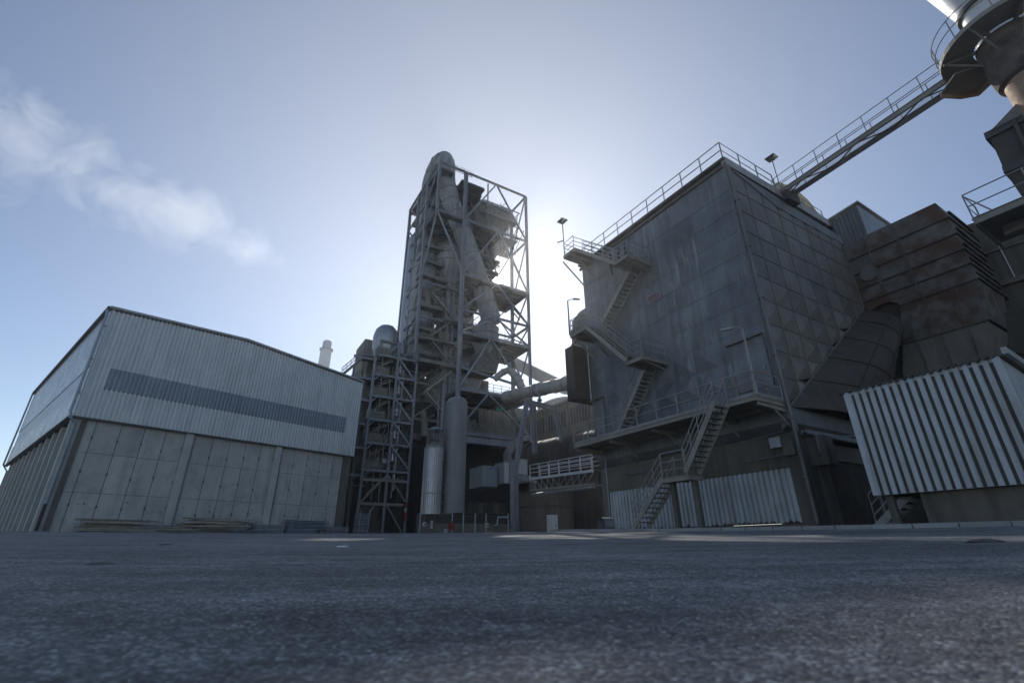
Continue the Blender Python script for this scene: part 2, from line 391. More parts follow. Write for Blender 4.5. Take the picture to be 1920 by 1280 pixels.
sm.build("panel_seams", M_case_r, FB)
# slanted weather strip under the fascia
st = MB(); st.prism([RF(.3, 19.5, .05), RF(12.2, 19.2, .05), RF(12.3, 18.6, .05), RF(4.5, 18.5, .05)], -WA * .03); st.build("weather_strip", M_case, FB)
# fascia and roof
ro = MB(); ro.box(RF(-.12, 19.6, .12), WB * (11.0), -WA * -.3, Z * .55); ro.build("fascia", M_gutter, FB)
ro = MB(); ro.box(NF(-.1, .25, 19.98), WA * (LA + .3), WB * .3, Z * .14); ro.box(NF(-.1, .12, 19.62), WA * (LA + .3), WB * .1, Z * .2); ro.build("eaves_gutter", M_trim, FB)
ro = MB(); ro.box(NF(.1, 0, 20.0), WA * LA, WB * LB, Z * .12); ro.box(NF(.25, -.3, 5.7), WA * (LA - .5), WB * (LB - .5), Z * 14.2); ro.build("roof", M_trim, FB)
# back and far walls so that it is a closed body
bk = MB(); bk.poly(NF(LA, 0, 5.6), NF(LA, 0, 20), NF(LA, -LB, 20), NF(LA, -LB, 5.6)); bk.poly(NF(0, -LB, 5.6), NF(LA, -LB, 5.6), NF(LA, -LB, 20), NF(0, -LB, 20))
bk.build("rear_casing", M_case, FB)
# casing bottom skirt, front
bt = MB(); bt.prism([NF(-.05, .02, 5.6), NF(-.05, .05, 4.95), NF(-.05, -.5, 4.5), NF(-.05, -.5, 5.6)], WA * (LA + .1))
bt.prism([RF(.0, 5.62, .03), RF(.0, 4.9, .03), RF(0, 4.6, -.4), RF(0, 5.62, -.4)], WB * 10)
bt.build("bottom_skirt", M_case, FB)
# corner flashing and down pipe
dpz = MB(); dpz.bar(NF(-.02, .02, 5.0), NF(-.02, .02, 19.6), .16, .16); dpz.build("corner_flashing", M_case_r, FB)
dpz = MB(); dpz.path([NF(-.22, .16, z) for z in (.7, 3, 4.4, 5.2, 12, 19.4)], .075, 10)
for z in (2.5, 5.0, 8, 11, 14, 17): dpz.cbox(NF(-.2, .14, z), WA * .24, WB * .24, Z * .06)
dpz.build("down_pipe", M_case_r, FB, True)
# concrete base
cb = MB()
cb.box(NF(.0, -.25, .0), WA * .58, -WB * -.6, Z * 4.5)          # near pier
cb.box(NF(.58, -.25, 3.02), WA * (LA - .58), WB * .5, Z * 1.5)  # lintel band
cb.box(NF(.58, -.25, .0), WA * (LA - .58), WB * .5, Z * .75)    # plinth
cb.box(NF(5.6, -.25, .75), WA * .28, WB * .5, Z * 2.27)
cb.box(NF(12.3, -.25, .75), WA * .5, WB * .5, Z * 2.27)
cb.box(NF(-.0, -.85, 0), WA * .6, WB * 1.1, Z * 4.5)
for z in (3.5, 4.0): cb.box(NF(.6, -.262, z), WA * (LA - .6), WB * -.02, Z * .03)
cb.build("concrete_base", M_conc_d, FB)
wp = MB(); wp.corr(NF(5.6, -.36, 0), -WA, -WB, 5.0, .78, 3.02, .27, .1, .5, .1); wp.build("corrugated_infill", M_clad_w, FB)
wp = MB(); wp.corr(NF(12.3, -.36, 0), -WA, -WB, 6.4, .78, 3.02, .27, .1, .5, .1); wp.build("corrugated_infill", M_clad_w, FB)
wp = MB(); wp.tint = .25
for a0, a1 in ((.65, 5.55), (5.95, 12.25)):
    k = a0
    while k < a1: wdt = random.uniform(.1, .4); wp.prism([NF(k, -.24, .76), NF(k + wdt, -.24, .76), NF(k + wdt * .6, -.24, .76 + random.uniform(.03, .16))], WB * .02); k += wdt * .8
wp.build("dirt_splash", M_conc_d, FB)
# right side of the base: pier with bracket, dark corrugated wall, beams
rs = MB(); rs.box(RF(1.3, .0, .15), WB * .75, WA * .5, Z * 3.25); rs.box(RF(.95, 3.05, .75), WB * .75, WA * .9, Z * 1.25); rs.box(RF(.0, 3.5, -.1), WB * 10, WA * .5, Z * .75); rs.box(RF(7.2, 0, .0), WB * .7, WA * .5, Z * 4.2)
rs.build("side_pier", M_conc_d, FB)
rs = MB(); rs.corr(RF(2.1, 0, -.3), WB, -WA, 8, .5, 3.5, .28, .06, .5, .1); rs.build("side_wall_cladding", M_chute, FB, label="dark dirty corrugated side wall beside the pier")
rs = MB(); rs.hbeam(RF(.3, 4.42, .35), RF(9, 4.42, .35), .2, .22, -WA); rs.tube(RF(1.6, 4.25, .6), RF(7.5, 4.9, 1.6), .035); rs.tube(RF(.9, 4.3, .5), RF(.9, 3.6, .5), .02); rs.build("side_beam", M_rail, FB)
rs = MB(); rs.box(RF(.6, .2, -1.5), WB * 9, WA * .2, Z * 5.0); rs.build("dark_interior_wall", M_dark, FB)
rs = MB(); rs.cbox(NF(.75, .1, 4.1), WA * .5, WB * .2, Z * .45); rs.build("junction_box", M_galv, FB)
rs = MB(); rs.path([NF(.6, .06, 3.55), NF(2.4, .06, 3.5)], .025); rs.path([NF(.3, .05, 4.55), NF(2.6, .05, 4.42)], .02); rs.path([NF(8.2, .05, 3.85), NF(10.4, .05, 3.9)], .025); rs.path([NF(8.2, .05, 3.95), NF(10.4, .05, 4.0)], .025); rs.path([NF(12.0, .05, .8), NF(12.0, .05, 5)], .03); rs.build("conduit", M_galv, FB)
# doors at walkway level
for a0, w_, zt, lb in ((.25, 1.75, 9.2, "steel door with a grey lower leaf by the near corner"), (11.65, 1.0, 9.0, "blue grey steel door at the far end")):
    d_ = MB(); d_.box(NF(a0, -.06, 6.7), WA * w_, -WB * .16, Z * (zt - 6.7)); do = d_.build("door", M_case, FB, label=lb)
    d_ = MB(); d_.box(NF(a0 - .06, -.02, zt), WA * (w_ + .2), -WB * .32, Z * .1); d_.box(NF(a0 - .06, 0, 6.6), WA * .06, -WB * .14, Z * (zt - 6.6)); d_.box(NF(a0 + w_, 0, 6.6), WA * .06, -WB * .14, Z * (zt - 6.6)); d_.build("frame", M_case_r, do)
    d_ = MB(); d_.cbox(NF(a0 + .2, .14, 7.6), WA * .06, WB * .08, Z * .14); d_.build("handle", M_galv, do)
# torn sealing strips and white runs below the eaves
tr = MB(); tr.tint = .3
for a0, l0 in ((8.1, 1.7), (9.6, 1.9), (8.75, 1.1)):
    z0 = 19.3; pts = []; 
    for k in range(7): t_ = k / 6; pts.append((a0 + random.uniform(-.06, .06), z0 - l0 * t_, .05 + .08 * math.sin(t_ * 3.1)))
    for p, q in zip(pts, pts[1:]):
        tr.poly(NF(p[0] - p[2], .09, p[1]), NF(p[0] + p[2], .09, p[1]), NF(q[0] + q[2], .09, q[1]), NF(q[0] - q[2], .09, q[1]))
tr.build("torn_sealant", M_dark, FB)

# red notice on the casing
sg = thing("warning_sign", "small faded red warning sign with white border on the blue grey casing", "sign", NF(6.25, .12, 14.1))
q = MB(); q.box(NF(5.75, .08, 13.85), WA * 1.0, -WB * .03, Z * .5); q.build("sign_plate", M_clad_b, sg)
q = MB(); q.box(NF(5.79, .112, 13.89), WA * .92, -WB * .006, Z * .42); q.build("red_field", M_signred, sg)
q = MB(); q.tint = .35
def letter(mb, ch, a, z, h, w_):
    S = {'E': [((0, 0), (0, 1)), ((0, 1), (1, 1)), ((0, .5), (.8, .5)), ((0, 0), (1, 0))], 'N': [((0, 0), (0, 1)), ((0, 1), (1, 0)), ((1, 0), (1, 1))], 'T': [((0, 1), (1, 1)), ((.5, 0), (.5, 1))], 'R': [((0, 0), (0, 1)), ((0, 1), (1, 1)), ((1, 1), (1, .5)), ((0, .5), (1, .5)), ((.5, .5), (1, 0))],
         'A': [((0, 0), (.5, 1)), ((.5, 1), (1, 0)), ((.25, .45), (.75, .45))], 'I': [((.5, 0), (.5, 1))], 'K': [((0, 0), (0, 1)), ((0, .5), (1, 1)), ((0, .5), (1, 0))]}[ch]
    for p, r_ in S: mb.bar(NF(a - p[0] * w_, .121, z + p[1] * h), NF(a - r_[0] * w_, .121, z + r_[1] * h), .03, .004, -WB)
for k, ch in enumerate("KAKET"): letter(q, ch, 6.66 - k * .17, 14.12, .15, .11)
q.bar(NF(6.64, .121, 13.98), NF(6.2, .121, 13.98), .03, .004, -WB)
q.build("lettering", M_trim, sg)

# roof railing
rr = MB(); rr.rail([NF(LA, .15, 20.1), NF(0, .15, 20.1), NF(0, -5.0, 20.1)], 1.2, 1.5, (1.0, .52), .034)
ob = rr.build("roof_railing", M_rail, None, True); rebase(ob, NF(0, .15, 20.1)); tag(ob, "steel pipe railing along the roof edge of the blue grey filter building", "railing")

# roof unit (creamy, sunlit)
ru = thing("roof_unit", "cream sunlit roof housing with a rounded end behind the footbridge landing", "roof unit", NF(.6, -7.5, 20.1))
q = MB(); p0 = [(x, z) for x, z in ((6.3, 20.1), (6.2, 21.5), (6.8, 22.0), (8.0, 22.3), (9.4, 22.4), (10.6, 22.1), (11.4, 21.4), (11.8, 20.1))]
q.prism([NF(.5, -x, z) for x, z in p0], WA * 2.4); q.build("housing", M_tarp, ru, True)
q = MB(); q.rail([NF(.2, -6.4, 20.1), NF(.2, -11.2, 20.1)], 1.1, 1.2, (1, .66, .33), .022); q.build("guard_rail", M_rail, ru, True)

# main walkway on the front
WK = thing("walkway", "long bracketed steel walkway with pipe railing around the filter building above its stair", "walkway", NF(6, 1, 5.7))
q = MB(); q.box(NF(-.1, .03, 5.74), WA * 12.45, -WB * 2.25, Z * .06); q.build("deck", M_deck, WK)
q = MB(); q.hbeam(NF(-.1, 2.26, 5.66), NF(12.35, 2.26, 5.66), .09, .2); q.hbeam(NF(-.1, .3, 5.62), NF(12.35, .3, 5.62), .09, .18); q.hbeam(NF(-.05, .05, 5.64), NF(-.05, 2.3, 5.64), .09, .2); q.hbeam(NF(12.3, .05, 5.64), NF(12.3, 2.3, 5.64), .09, .2); q.build("edge_beam", M_steel_w, WK)
for a in (-.0, 2.5, 5.9, 9.2, 12.2):
    q = MB(); q.hbeam(NF(a, .0, 5.4), NF(a, 2.15, 5.5), .14, .24); q.bar(NF(a, .02, 4.7), NF(a, 1.0, 5.36), .07, .07); q.build("bracket", M_steel_w, WK)
q = MB(); q.rail([NF(-.08, .2, 5.8), NF(-.08, 2.25, 5.8), NF(12.32, 2.25, 5.8), NF(12.32, .2, 5.8)], 1.1, 1.45, (1, .55), .032, .12); q.build("railing", M_rail, WK, True)
q = MB(); q.rail([NF(.35, .5, 5.82), NF(.35, 1.6, 5.82), NF(.9, 2.0, 5.82)], 1.0, .8, (1, .5), .02); q.path([NF(-.1, 2.3, 6.8), NF(-.3, 2.6, 6.7), NF(-.3, 1.2, 6.9)], .02); q.build("bent_rail", M_stackb, WK, True, "rusty bent rail at the near end")
q = MB()
for k in range(3): q.box(NF(1.1 + .05 * k, 1.0, 5.84 + .07 * k), WA * 1.3, -WB * (.7 - .1 * k), Z * .05)
q.build("stacked_boards", M_wood, WK)

# ------------------------------------------------------------------ upper zigzag stair
ZS = thing("zigzag_staircase", "steel zigzag staircase climbing the front casing from the walkway to the roof", "staircase", NF(9, 1, 6))
def landing(fr, a0, a1, b0, b1, z, root, openings=(), rails=None, mat=M_steel_w):
    q = MB(); q.box(fr(a0, b0, z - .05), fr.a * (a1 - a0), fr.b * (b1 - b0), Z * .05)
    lp = q.build("landing", M_deck, root)
    q = MB()
    for p, r_ in (((a0, b1), (a1, b1)), ((a0, b0), (a0, b1)), ((a1, b0), (a1, b1))): q.hbeam(fr(*p, z - .15), fr(*r_, z - .15), .08, .2)
    q.hbeam(fr((a0 + a1) / 2, b0, z - .15), fr((a0 + a1) / 2, b1, z - .15), .08, .18)
    q.build("frame", mat, lp)
    for run in (rails or []):
        q = MB(); q.rail([fr(a, b, z) for a, b in run], 1.1, 1.1, (1, .62, .28), .028); q.build("railing", M_rail, root, True)
def flight(fr, a0, z0, a1, z1, b0, b1, root, n, rail_in=True, rail_out=True, mat=M_steel_w):
    """from (a0, z0) to (a1, z1), between lanes b0 and b1"""
    q = MB(); q.treads(fr(a0, b0 + .04, z0), fr(a1, b0 + .04, z1), fr.b * (b1 - b0 - .08), n); q.build("treads", M_deck, root)
    for b in (b0, b1):
        q = MB(); q.bar(fr(a0, b, z0 - .02), fr(a1, b, z1 - .02), .05, .24); q.build("stringer", mat, root)
    q = MB()
    for b, use in ((b0, rail_in), (b1, rail_out)):
        if not use: continue
        P, Q = fr(a0, b, z0), fr(a1, b, z1)
        for h in (1.05, .7, .36): q.path([P + Z * h, Q + Z * h], .026, 6)
        for k in range(5): p = P.lerp(Q, k / 4); q.tube(p, p + Z * 1.05, .022, 6)
    if q.v: q.build("railing", M_rail, root, True)
# roof landing -> L1
landing(NF, 11.15, 12.4, .0, 2.1, 20.0, ZS, rails=[[(11.2, 2.05), (12.35, 2.05), (12.35, .1)]])
flight(NF, 11.15, 19.9, 7.35, 16.6, 1.1, 2.1, ZS, 17)
landing(NF, 6.15, 7.4, .0, 2.1, 16.6, ZS, rails=[[(7.35, 2.05), (6.2, 2.05), (6.2, .1)]])
flight(NF, 7.0, 16.45, 10.6, 13.45, .1, .95, ZS, 15)
landing(NF, 10.55, 12.2, .0, 2.1, 13.4, ZS, rails=[[(10.6, 2.05), (12.15, 2.05), (12.15, .1)]])
flight(NF, 10.55, 13.4, 7.2, 9.8, 1.1, 2.1, ZS, 18)
landing(NF, 6.0, 7.25, .0, 2.1, 9.75, ZS, rails=[[(7.2, 2.05), (6.05, 2.05), (6.05, .1)]])
flight(NF, 6.9, 9.6, 10.0, 5.9, .1, .95, ZS, 18)
for a, z in ((6.3, 16.4), (7.2, 16.4), (6.2, 9.6), (7.1, 9.6), (11.4, 19.7), (12.7, 19.7), (10.8, 13.2), (12.0, 13.2)):
    q = MB(); q.bar(NF(a, 1.95, z), NF(a, .02, z - 1.5 if a > 8 else z - .35), .07, .09); q.build("support_brace", M_steel_w, ZS)

# ------------------------------------------------------------------ lower stair (ground to walkway)
LS = thing("ground_staircase", "two flight steel staircase with a mid landing rising from the yard to the walkway", "staircase", NF(5, 3, .7))
flight(NF, 1.25, 5.72, 3.35, 2.95, 2.3, 3.25, LS, 13)
landing(NF, 3.2, 4.75, 2.3, 3.25, 2.85, LS, rails=[[(3.3, 3.22), (4.7, 3.22)]])
flight(NF, 4.7, 2.85, 6.9, .75, 2.3, 3.25, LS, 10)
for a in (3.35, 4.6):
    q = MB(); q.bar(NF(a, 2.7, .5), NF(a, 2.7, 2.75), .22, .22, WA); q.build("landing_post", M_conc_d, LS)

# lamps
def lamp_square(name, p, h, lab, group, arm=False):
    t_ = thing(name, lab, "lamp", p, group)
    q = MB(); q.tube(p, p + Z * h, .04, 8); 
    if arm: q.bar(p + Z * h * .45, p + Z * (h * .45 + .28) + WA * .75, .07, .07)
    q.build("pole", M_rail, t_, True)
    q = MB(); q.cbox(p + Z * (h + .12), WA * .62, WB * .55, Z * .08); q.cbox(p + Z * (h + .0), WA * .3, WB * .25, Z * .18); q.build("lamp_head", M_trim, t_)
    q = MB(); q.cbox(p + Z * (h - .02) - WA * .3 - WB * .1, WA * .14, WB * .2, Z * .16); q.path([p + Z * (h + .02) - WA * .2 + V((.18 * math.cos(k / 2), 0, -.18 * math.sin(k / 2))) for k in range(7)], .012); q.build("floodlight", M_lampglass, t_)
    return t_
lamp_square("floodlight_mast", NF(12.25, 2.12, 19.9), 3.1, "square headed floodlight mast with a side arm at the far roof landing", "floodlight masts", True)
lamp_square("floodlight_mast", NF(.2, -6.2, 20.1), 3.3, "square headed floodlight mast on the roof at the start of the footbridge", "floodlight masts")
def lamp_arm(p, h, d, lab):
    t_ = thing("street_lamp", lab, "lamp", p, "street lamps on the walkways")
    q = MB(); q.tube(p, p + Z * h, .065, 8, .045); q.path([p + Z * h, p + Z * (h + .12) + d * .2, p + Z * (h + .16) + d * .45], .03); q.build("pole", M_rail, t_, True)
    q = MB(); q.prism([p + Z * (h + .1) + d * .4 + x for x in (V(), d * .5 + Z * .02, d * .45 + Z * .1, Z * .1)], d.cross(Z) * .14); q.build("lamp_head", M_galv, t_)
lamp_arm(NF(12.25, 2.1, 13.4), 2.7, (-WA * .3 + WB * .8).normalized(), "slim curved street lamp rising from the far middle landing")
lamp_arm(NF(-.1, 2.2, 5.8), 3.1, (WA * .9 - WB * .4).normalized(), "street lamp leaning over the near end of the long walkway")

# duct on the far side of the filter building
FD = thing("side_duct", "rounded grey duct with brown sheeted lower part behind the far edge of the casing", "duct", NF(13, -.5, 9))
q = MB(); cxd = NF(14.1, -2.15, 0)
q.path([cxd + Z * z for z in (13.0, 15, 16.0, 16.8, 17.2)], n=28, rs=[2.0, 2.0, 1.9, 1.5, 1.0]); q.build("upper_shell", M_duct_lo, FD, True)
q = MB()
for z in (13.2, 14.2, 15.3, 16.2): q.ring(cxd + Z * z, Z, 1.99 if z < 16 else 1.78, .07, .12)
q.build("stiffening_ring", M_steel_w, FD, True, sep=True)
q = MB(); q.box(NF(12.85, 1.42, 9.1), WA * .9, WB * 2.2, Z * 3.9); q.build("lower_sheeting", M_brown, FD)
q = MB(); q.box(NF(12.75, .1, 9.0), WA * .08, -WB * .05, Z * 4.2); q.build("edge_strip", M_white, FD)

BQ = NF(0, -12.2, 0)
def DQ(x, z, o=0): return BQ - WA * x - WB * o + Z * z
# inlet funnel (dark chute under the diagonal)
IF = thing("inlet_funnel", "huge dark streaked steel funnel below the slanting edge of the blue grey casing", "funnel", RF(4, 5))
A_, B_ = RF(.3, 5.62, .02), RF(12.0, 13.55, .02)
q = MB(); pts1 = []; pts2 = []
C1, D1 = at(1678, 628, 24.3), RF(8.8, 5.62, .1); n_ = 14
for k in range(n_ + 1):
    t_ = k / n_; base = A_.lerp(B_, t_)
    pts1.append(base); pts2.append(D1.lerp(C1, t_))
rows = []
for j in range(11):
    u = j / 10; rows.append([pts1[k].lerp(pts2[k], u) - WA * (.9 * math.sin(math.pi * u * .9)) for k in range(n_ + 1)])
for j in range(10):
    for k in range(n_): q.poly(rows[j][k], rows[j][k + 1], rows[j + 1][k + 1], rows[j + 1][k])
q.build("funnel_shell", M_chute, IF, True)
q = MB()
for k in (3, 6, 9, 12): q.path([rows[j][k] - WA * .04 - WB * .03 for j in range(11)], .03, 5)
for j in (4, 8): q.path([rows[j][k] - WA * .04 - WB * .03 for k in range(n_ + 1)], .03, 5)
q.build("shell_ribs", M_chute, IF)
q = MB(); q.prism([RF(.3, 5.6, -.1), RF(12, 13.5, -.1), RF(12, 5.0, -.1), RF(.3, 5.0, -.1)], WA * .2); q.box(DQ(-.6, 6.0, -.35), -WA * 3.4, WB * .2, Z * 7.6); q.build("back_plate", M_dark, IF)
q = MB(); q.box(RF(11.9, 5.5, -.5), WB * .8, -WA * .45, Z * 13.2); q.build("joint_strip", M_chute, IF)

# ribbed duct
RD = thing("ribbed_duct", "big rusty box duct stiffened by rows of flanges tapering down behind the white shed", "duct", DQ(2.5, 8))
arch = [(1.75, 13.3), (1.45, 13.55), (1.1, 13.62), (.6, 13.55), (.1, 13.3)]
q = MB(); 
zl = [(18.5, -.4, 5.2), (17.2, -.1, 5.3), (16.05, .0, 5.35), (15.1, 0, 5.38), (14.4, 0, 5.4)]
q.prism([DQ(.0, 18.5), DQ(5.15, 18.5), DQ(5.4, 17.2), DQ(5.4, 13.1), DQ(1.8, 13.1)] + [DQ(x, z) for x, z in arch], WB * 4.5)
q.build("upper_box", M_rust, RD)
q = MB(); q.prism([DQ(1.8, 13.1, .02), DQ(5.45, 13.1, .02), DQ(5.1, 10.7, .02), DQ(1.25, 10.7, .02)], WB * 4); q.build("middle_hopper", M_rust, RD)
q = MB(); q.prism([DQ(1.25, 10.7, .03), DQ(5.1, 10.7, .03), DQ(4.5, 8.6, .03), DQ(4.4, 6.5, .03), DQ(1.2, 6.5, .03), DQ(.75, 9.0, .03)], WB * 3.6); q.build("lower_hopper", M_duct_lo, RD)
for x0, x1, z in ((.0, 5.36, 17.25), (.0, 5.38, 16.1), (.0, 5.38, 15.05), (.0, 5.38, 14.1), (1.7, 5.42, 13.1), (1.1, 5.12, 10.72)):
    q = MB(); q.box(DQ(x0, z - .035, .1), -WA * (x1 - x0 + .12), WB * 4.7, Z * .07); q.build("flange", M_chute, RD)
q = MB()
for z0, z1 in ((17.3, 18.45), (16.15, 17.2), (15.1, 16.05), (14.15, 15.0), (13.2, 14.05)): q.box(DQ(5.38, z0 + .4, -.3), -WA * .14, WB * 3.8, Z * .1)
q.build("side_stiffener", M_rust, RD)
for x0, z0, x1, z1 in ((2.9, 13.15, 2.9, 18.4), (1.3, 14.1, 1.3, 18.4), (2.7, 10.8, 3.0, 13.05), (4.1, 10.8, 4.3, 13.05), (1.9, 10.8, 2.2, 13.05), (1.9, 6.6, 2.0, 10.65), (3.05, 6.6, 3.1, 10.65), (4.1, 8.0, 4.3, 10.65)):
    q = MB(); q.bar(DQ(x0, z0, .07), DQ(x1, z1, .07), .07, .12, WB); q.build("stiffener", M_rust, RD)
q = MB(); cc = DQ(.9, 15.85, .05); q.path([cc, cc - WB * .06], n=28, rs=[.5, .5]); q.build("manhole_cover", M_case_r, RD, True)
q = MB(); q.path([DQ(.55, 16.25, .06), DQ(.6, 16.55, .1), DQ(1.25, 16.6, .1), DQ(1.3, 16.3, .06)], .02); q.build("manhole_handle", M_case_r, RD)

# corrugated cabin on the roof behind
RC = thing("roof_cabin", "small corrugated cabin with a mono pitch roof behind the rusty duct", "cabin", NF(-1, -13, 18))
C0 = NF(-1.3, -13, 0)
q = MB(); q.corr(NF(1.4, -13, 0), -WA, -WB, 2.7, 17.0, lambda x: 21.1 + .12 * x, .25, .05); q.build("front_wall", M_case, RC)
q = MB(); q.corr(NF(-1.3, -13, 0), WB, -WA, 5.2, 17.0, 21.4, .28, .05); q.build("side_wall", M_clad_b, RC)
q = MB(); q.prism([NF(1.6, -12.8, 21.15), NF(-1.5, -12.8, 21.5), NF(-1.5, -12.8, 21.6), NF(1.6, -12.8, 21.27)], WB * 5.6); q.build("roof", M_gutter, RC)

# footbridge from the roof to the stack gallery
G0, G1 = V((16.9, 23.6, 20.2)), V((21.1, 15.3, 20.2)); gd = (G1 - G0).normalized(); gn = Z.cross(gd)   # gn points away from the camera side
if gn.x > 0: gn = -gn
FBg = thing("footbridge", "slender steel footbridge with double pipe railings spanning from the roof to the stack gallery", "footbridge", G0)
for o in (0, -.85):
    q = MB(); q.hbeam(G0 + gn * o, G1 + gn * o, .12, .3); q.build("main_beam", M_steel_w, FBg)
    q = MB(); q.rail([G0 + gn * o + Z * .15, G1 + gn * o + Z * .15], 1.1, 1.35, (1, .5), .024); q.path([G0 + gn * o + Z * 1.25, G0 + gn * o - gd * .18 + Z * 1.1, G0 + gn * o - gd * .18 + Z * .2], .024); q.build("railing", M_rail, FBg, True)
q = MB(); L = (G1 - G0).length
for k in range(int(L / .07)): q.box(G0 + gd * (k * .07) - gn * .8 + Z * .1, gd * .012, gn * .75, Z * .035)
q.build("grating", M_rail, FBg)
q = MB()
for k in range(6): a, b = G0 + gd * (L * k / 6), G0 + gd * (L * (k + 1) / 6); q.bar(a + Z * -.05 - gn * (.05 if k % 2 else .8), b + Z * -.05 - gn * (.8 if k % 2 else .05), .05, .05)
q.build("wind_brace", M_trim, FBg)
q = MB(); q.cbox(G0 - gn * .4 - Z * .5 + gd * .2, gd * .9, gn * 1.2, Z * .7); q.cbox(G0 - gn * .4 - Z * .15 - gd * .3, gd * .9, gn * 1.3, Z * .15); q.build("bearing", M_trim, FBg)

# exhaust stack with gallery
SC = V((21.85, 13.7, 0))
SK = thing("exhaust_stack", "round exhaust stack with white top, crusted vessel and brown lower pipe at the top right", "stack", SC + Z * 12)
q = MB(); q.lathe(SC, [(.9, 20.2), (.9, 22.2), (1.0, 22.45), (1.5, 25.2), (1.5, 34)], 36); q.build("white_pipe", M_stackw, SK, True)
q = MB(); q.ring(SC + Z * 22.3, Z, .92, .2, .12); q.build("collar", M_trim, SK, True)
q = MB(); q.lathe(SC, [(.87, 17.7), (1.0, 17.8), (1.06, 18.2), (1.06, 20.1)], 36); q.build("crusted_vessel", M_crust, SK, True)
q = MB(); q.lathe(SC, [(.85, 13.5), (.85, 18.2)], 36); q.build("brown_pipe", M_stackb, SK, True)
GL = thing("round_gallery", "circular steel gallery with curved pipe railing around the exhaust stack", "gallery", SC + Z * 20.2)
q = MB(); n_ = 40
for k in range(n_):
    a0, a1 = 2 * math.pi * k / n_, 2 * math.pi * (k + 1) / n_
    P = lambda r_, a, z: SC + V((r_ * math.cos(a), r_ * math.sin(a), z))
    q.poly(P(1.1, a0, 20.18), P(2.25, a0, 20.18), P(2.25, a1, 20.18), P(1.1, a1, 20.18)); q.poly(P(1.1, a0, 20.23), P(1.1, a1, 20.23), P(2.25, a1, 20.23), P(2.25, a0, 20.23))
    q.poly(P(2.25, a0, 20.12), P(2.25, a1, 20.12), P(2.25, a1, 20.34), P(2.25, a0, 20.34)); q.poly(P(2.22, a0, 20.12), P(2.22, a0, 20.34), P(2.22, a1, 20.34), P(2.22, a1, 20.12))
q.build("deck", M_steel_w, GL)
for k in range(8):
    q = MB(); a = 2 * math.pi * (k + .3) / 8; q.hbeam(P(1.0, a, 20.07), P(2.2, a, 20.07), .1, .16); q.bar(P(1.05, a, 19.2), P(2.1, a, 20.0), .06, .06); q.build("gallery_bracket", M_steel_w, GL)
q = MB(); cpt = [P(2.24, 2 * math.pi * k / 40, 20.3) for k in range(41)]
for h in (1.1, .58): q.path([p + Z * h for p in cpt], .024, 6)
for k in range(0, 40, 4): q.tube(cpt[k], cpt[k] + Z * 1.1, .026, 6)
q.build("railing", M_rail, GL, True)
TP = thing("access_platform", "small angular platform with brown underside below the round gallery", "platform", V((21.3, 15.6, 19.4)))
q = MB(); q.prism([onz(1764, 179, 19.4), onz(1833, 175, 19.4), onz(1857, 152, 19.4), onz(1850, 120, 19.4), onz(1790, 140, 19.4)], Z * .07); q.build("deck", M_deck, TP)
q = MB(); pl = [onz(1764, 179, 19.3), onz(1800, 181, 19.3), onz(1833, 175, 19.3), onz(1857, 152, 19.3)]
for a, b in zip(pl, pl[1:]): q.bar(a, b, .06, .32)
q.build("edge_plate", M_stackb, TP)

# transition box below the stack (upper right)
TB = thing("transition_box", "dark flanged steel box with sloping hood under the brown pipe", "duct", V((21, 13, 11)))
def TQ(x, y, b): return on(x, y, NF(0, -b, 0), WB)
bb = 4.2
q = MB(); q.prism([TQ(1848, 255, bb), TQ(1905, 195, bb), TQ(2050, 110, bb), TQ(2050, 150, bb)], WB * 4); q.build("sloping_hood", M_duct_lo, TB)
q = MB(); q.prism([TQ(1855, 256, bb + .1), TQ(2040, 160, bb + .1), TQ(2070, 290, bb + .1), TQ(1884, 322, bb + .1)], WB * 3.6); q.prism([TQ(1884, 322, bb + .2), TQ(2070, 250, bb + .2), TQ(2100, 340, bb + .2), TQ(1914, 366, bb + .2)], WB * 3.2); q.build("box_body", M_chute, TB)
q = MB(); q.prism([TQ(1844, 250, bb), TQ(2050, 150, bb), TQ(2050, 160, bb), TQ(1848, 262, bb)], WB * 4.2); q.prism([TQ(1878, 312, bb), TQ(2050, 245, bb), TQ(2050, 257, bb), TQ(1882, 325, bb)], WB * 3.9)
q.prism([TQ(1895, 225, bb - .05), TQ(1903, 221, bb - .05), TQ(1940, 300, bb - .05), TQ(1932, 303, bb - .05)], WB * .1); q.build("flange", M_trim, TB)

# platform and annex at the far right
AN = thing("concrete_annex", "dark concrete annex with pale vertical strips behind the rusty duct at the right edge", "building", V((20, 20, 1)))
def AQ(x, y, b): return on(x, y, NF(0, -b, 0), WB)
q = MB(); q.prism([AQ(1790, 430, 17), AQ(2300, 250, 17), AQ(2300, 720, 17), AQ(1790, 640, 17)], WB * 6); q.build("wall", M_conc_d, AN)
q = MB()
for a, b in (((1822, 446), (1865, 535)), ((1866, 447), (1905, 523))): p_, q_ = AQ(*a, 16.9), AQ(*b, 16.9); q.bar(p_, q_, .05, .05)
q.build("pale_strip", M_clad, AN)
q = MB(); p_, q_ = AQ(1850, 540, 16.9), AQ(2100, 470, 16.9); q.bar(p_, q_, .3, .3); p_, q_ = AQ(1838, 478, 16.9), AQ(2100, 395, 16.9); q.bar(p_, q_, .08, .1); q.build("beam", M_brick, AN)
q = MB(); q.prism([AQ(1885, 585, 10), AQ(2100, 560, 10), AQ(2100, 680, 10), AQ(1893, 660, 10)], WB * .4); q.prism([AQ(1880, 690, 10.2), AQ(1890, 640, 10.2), AQ(2100, 690, 10.2), AQ(2100, 720, 10.2)], WB * .4); q.build("dark_duct", M_dark, AN)
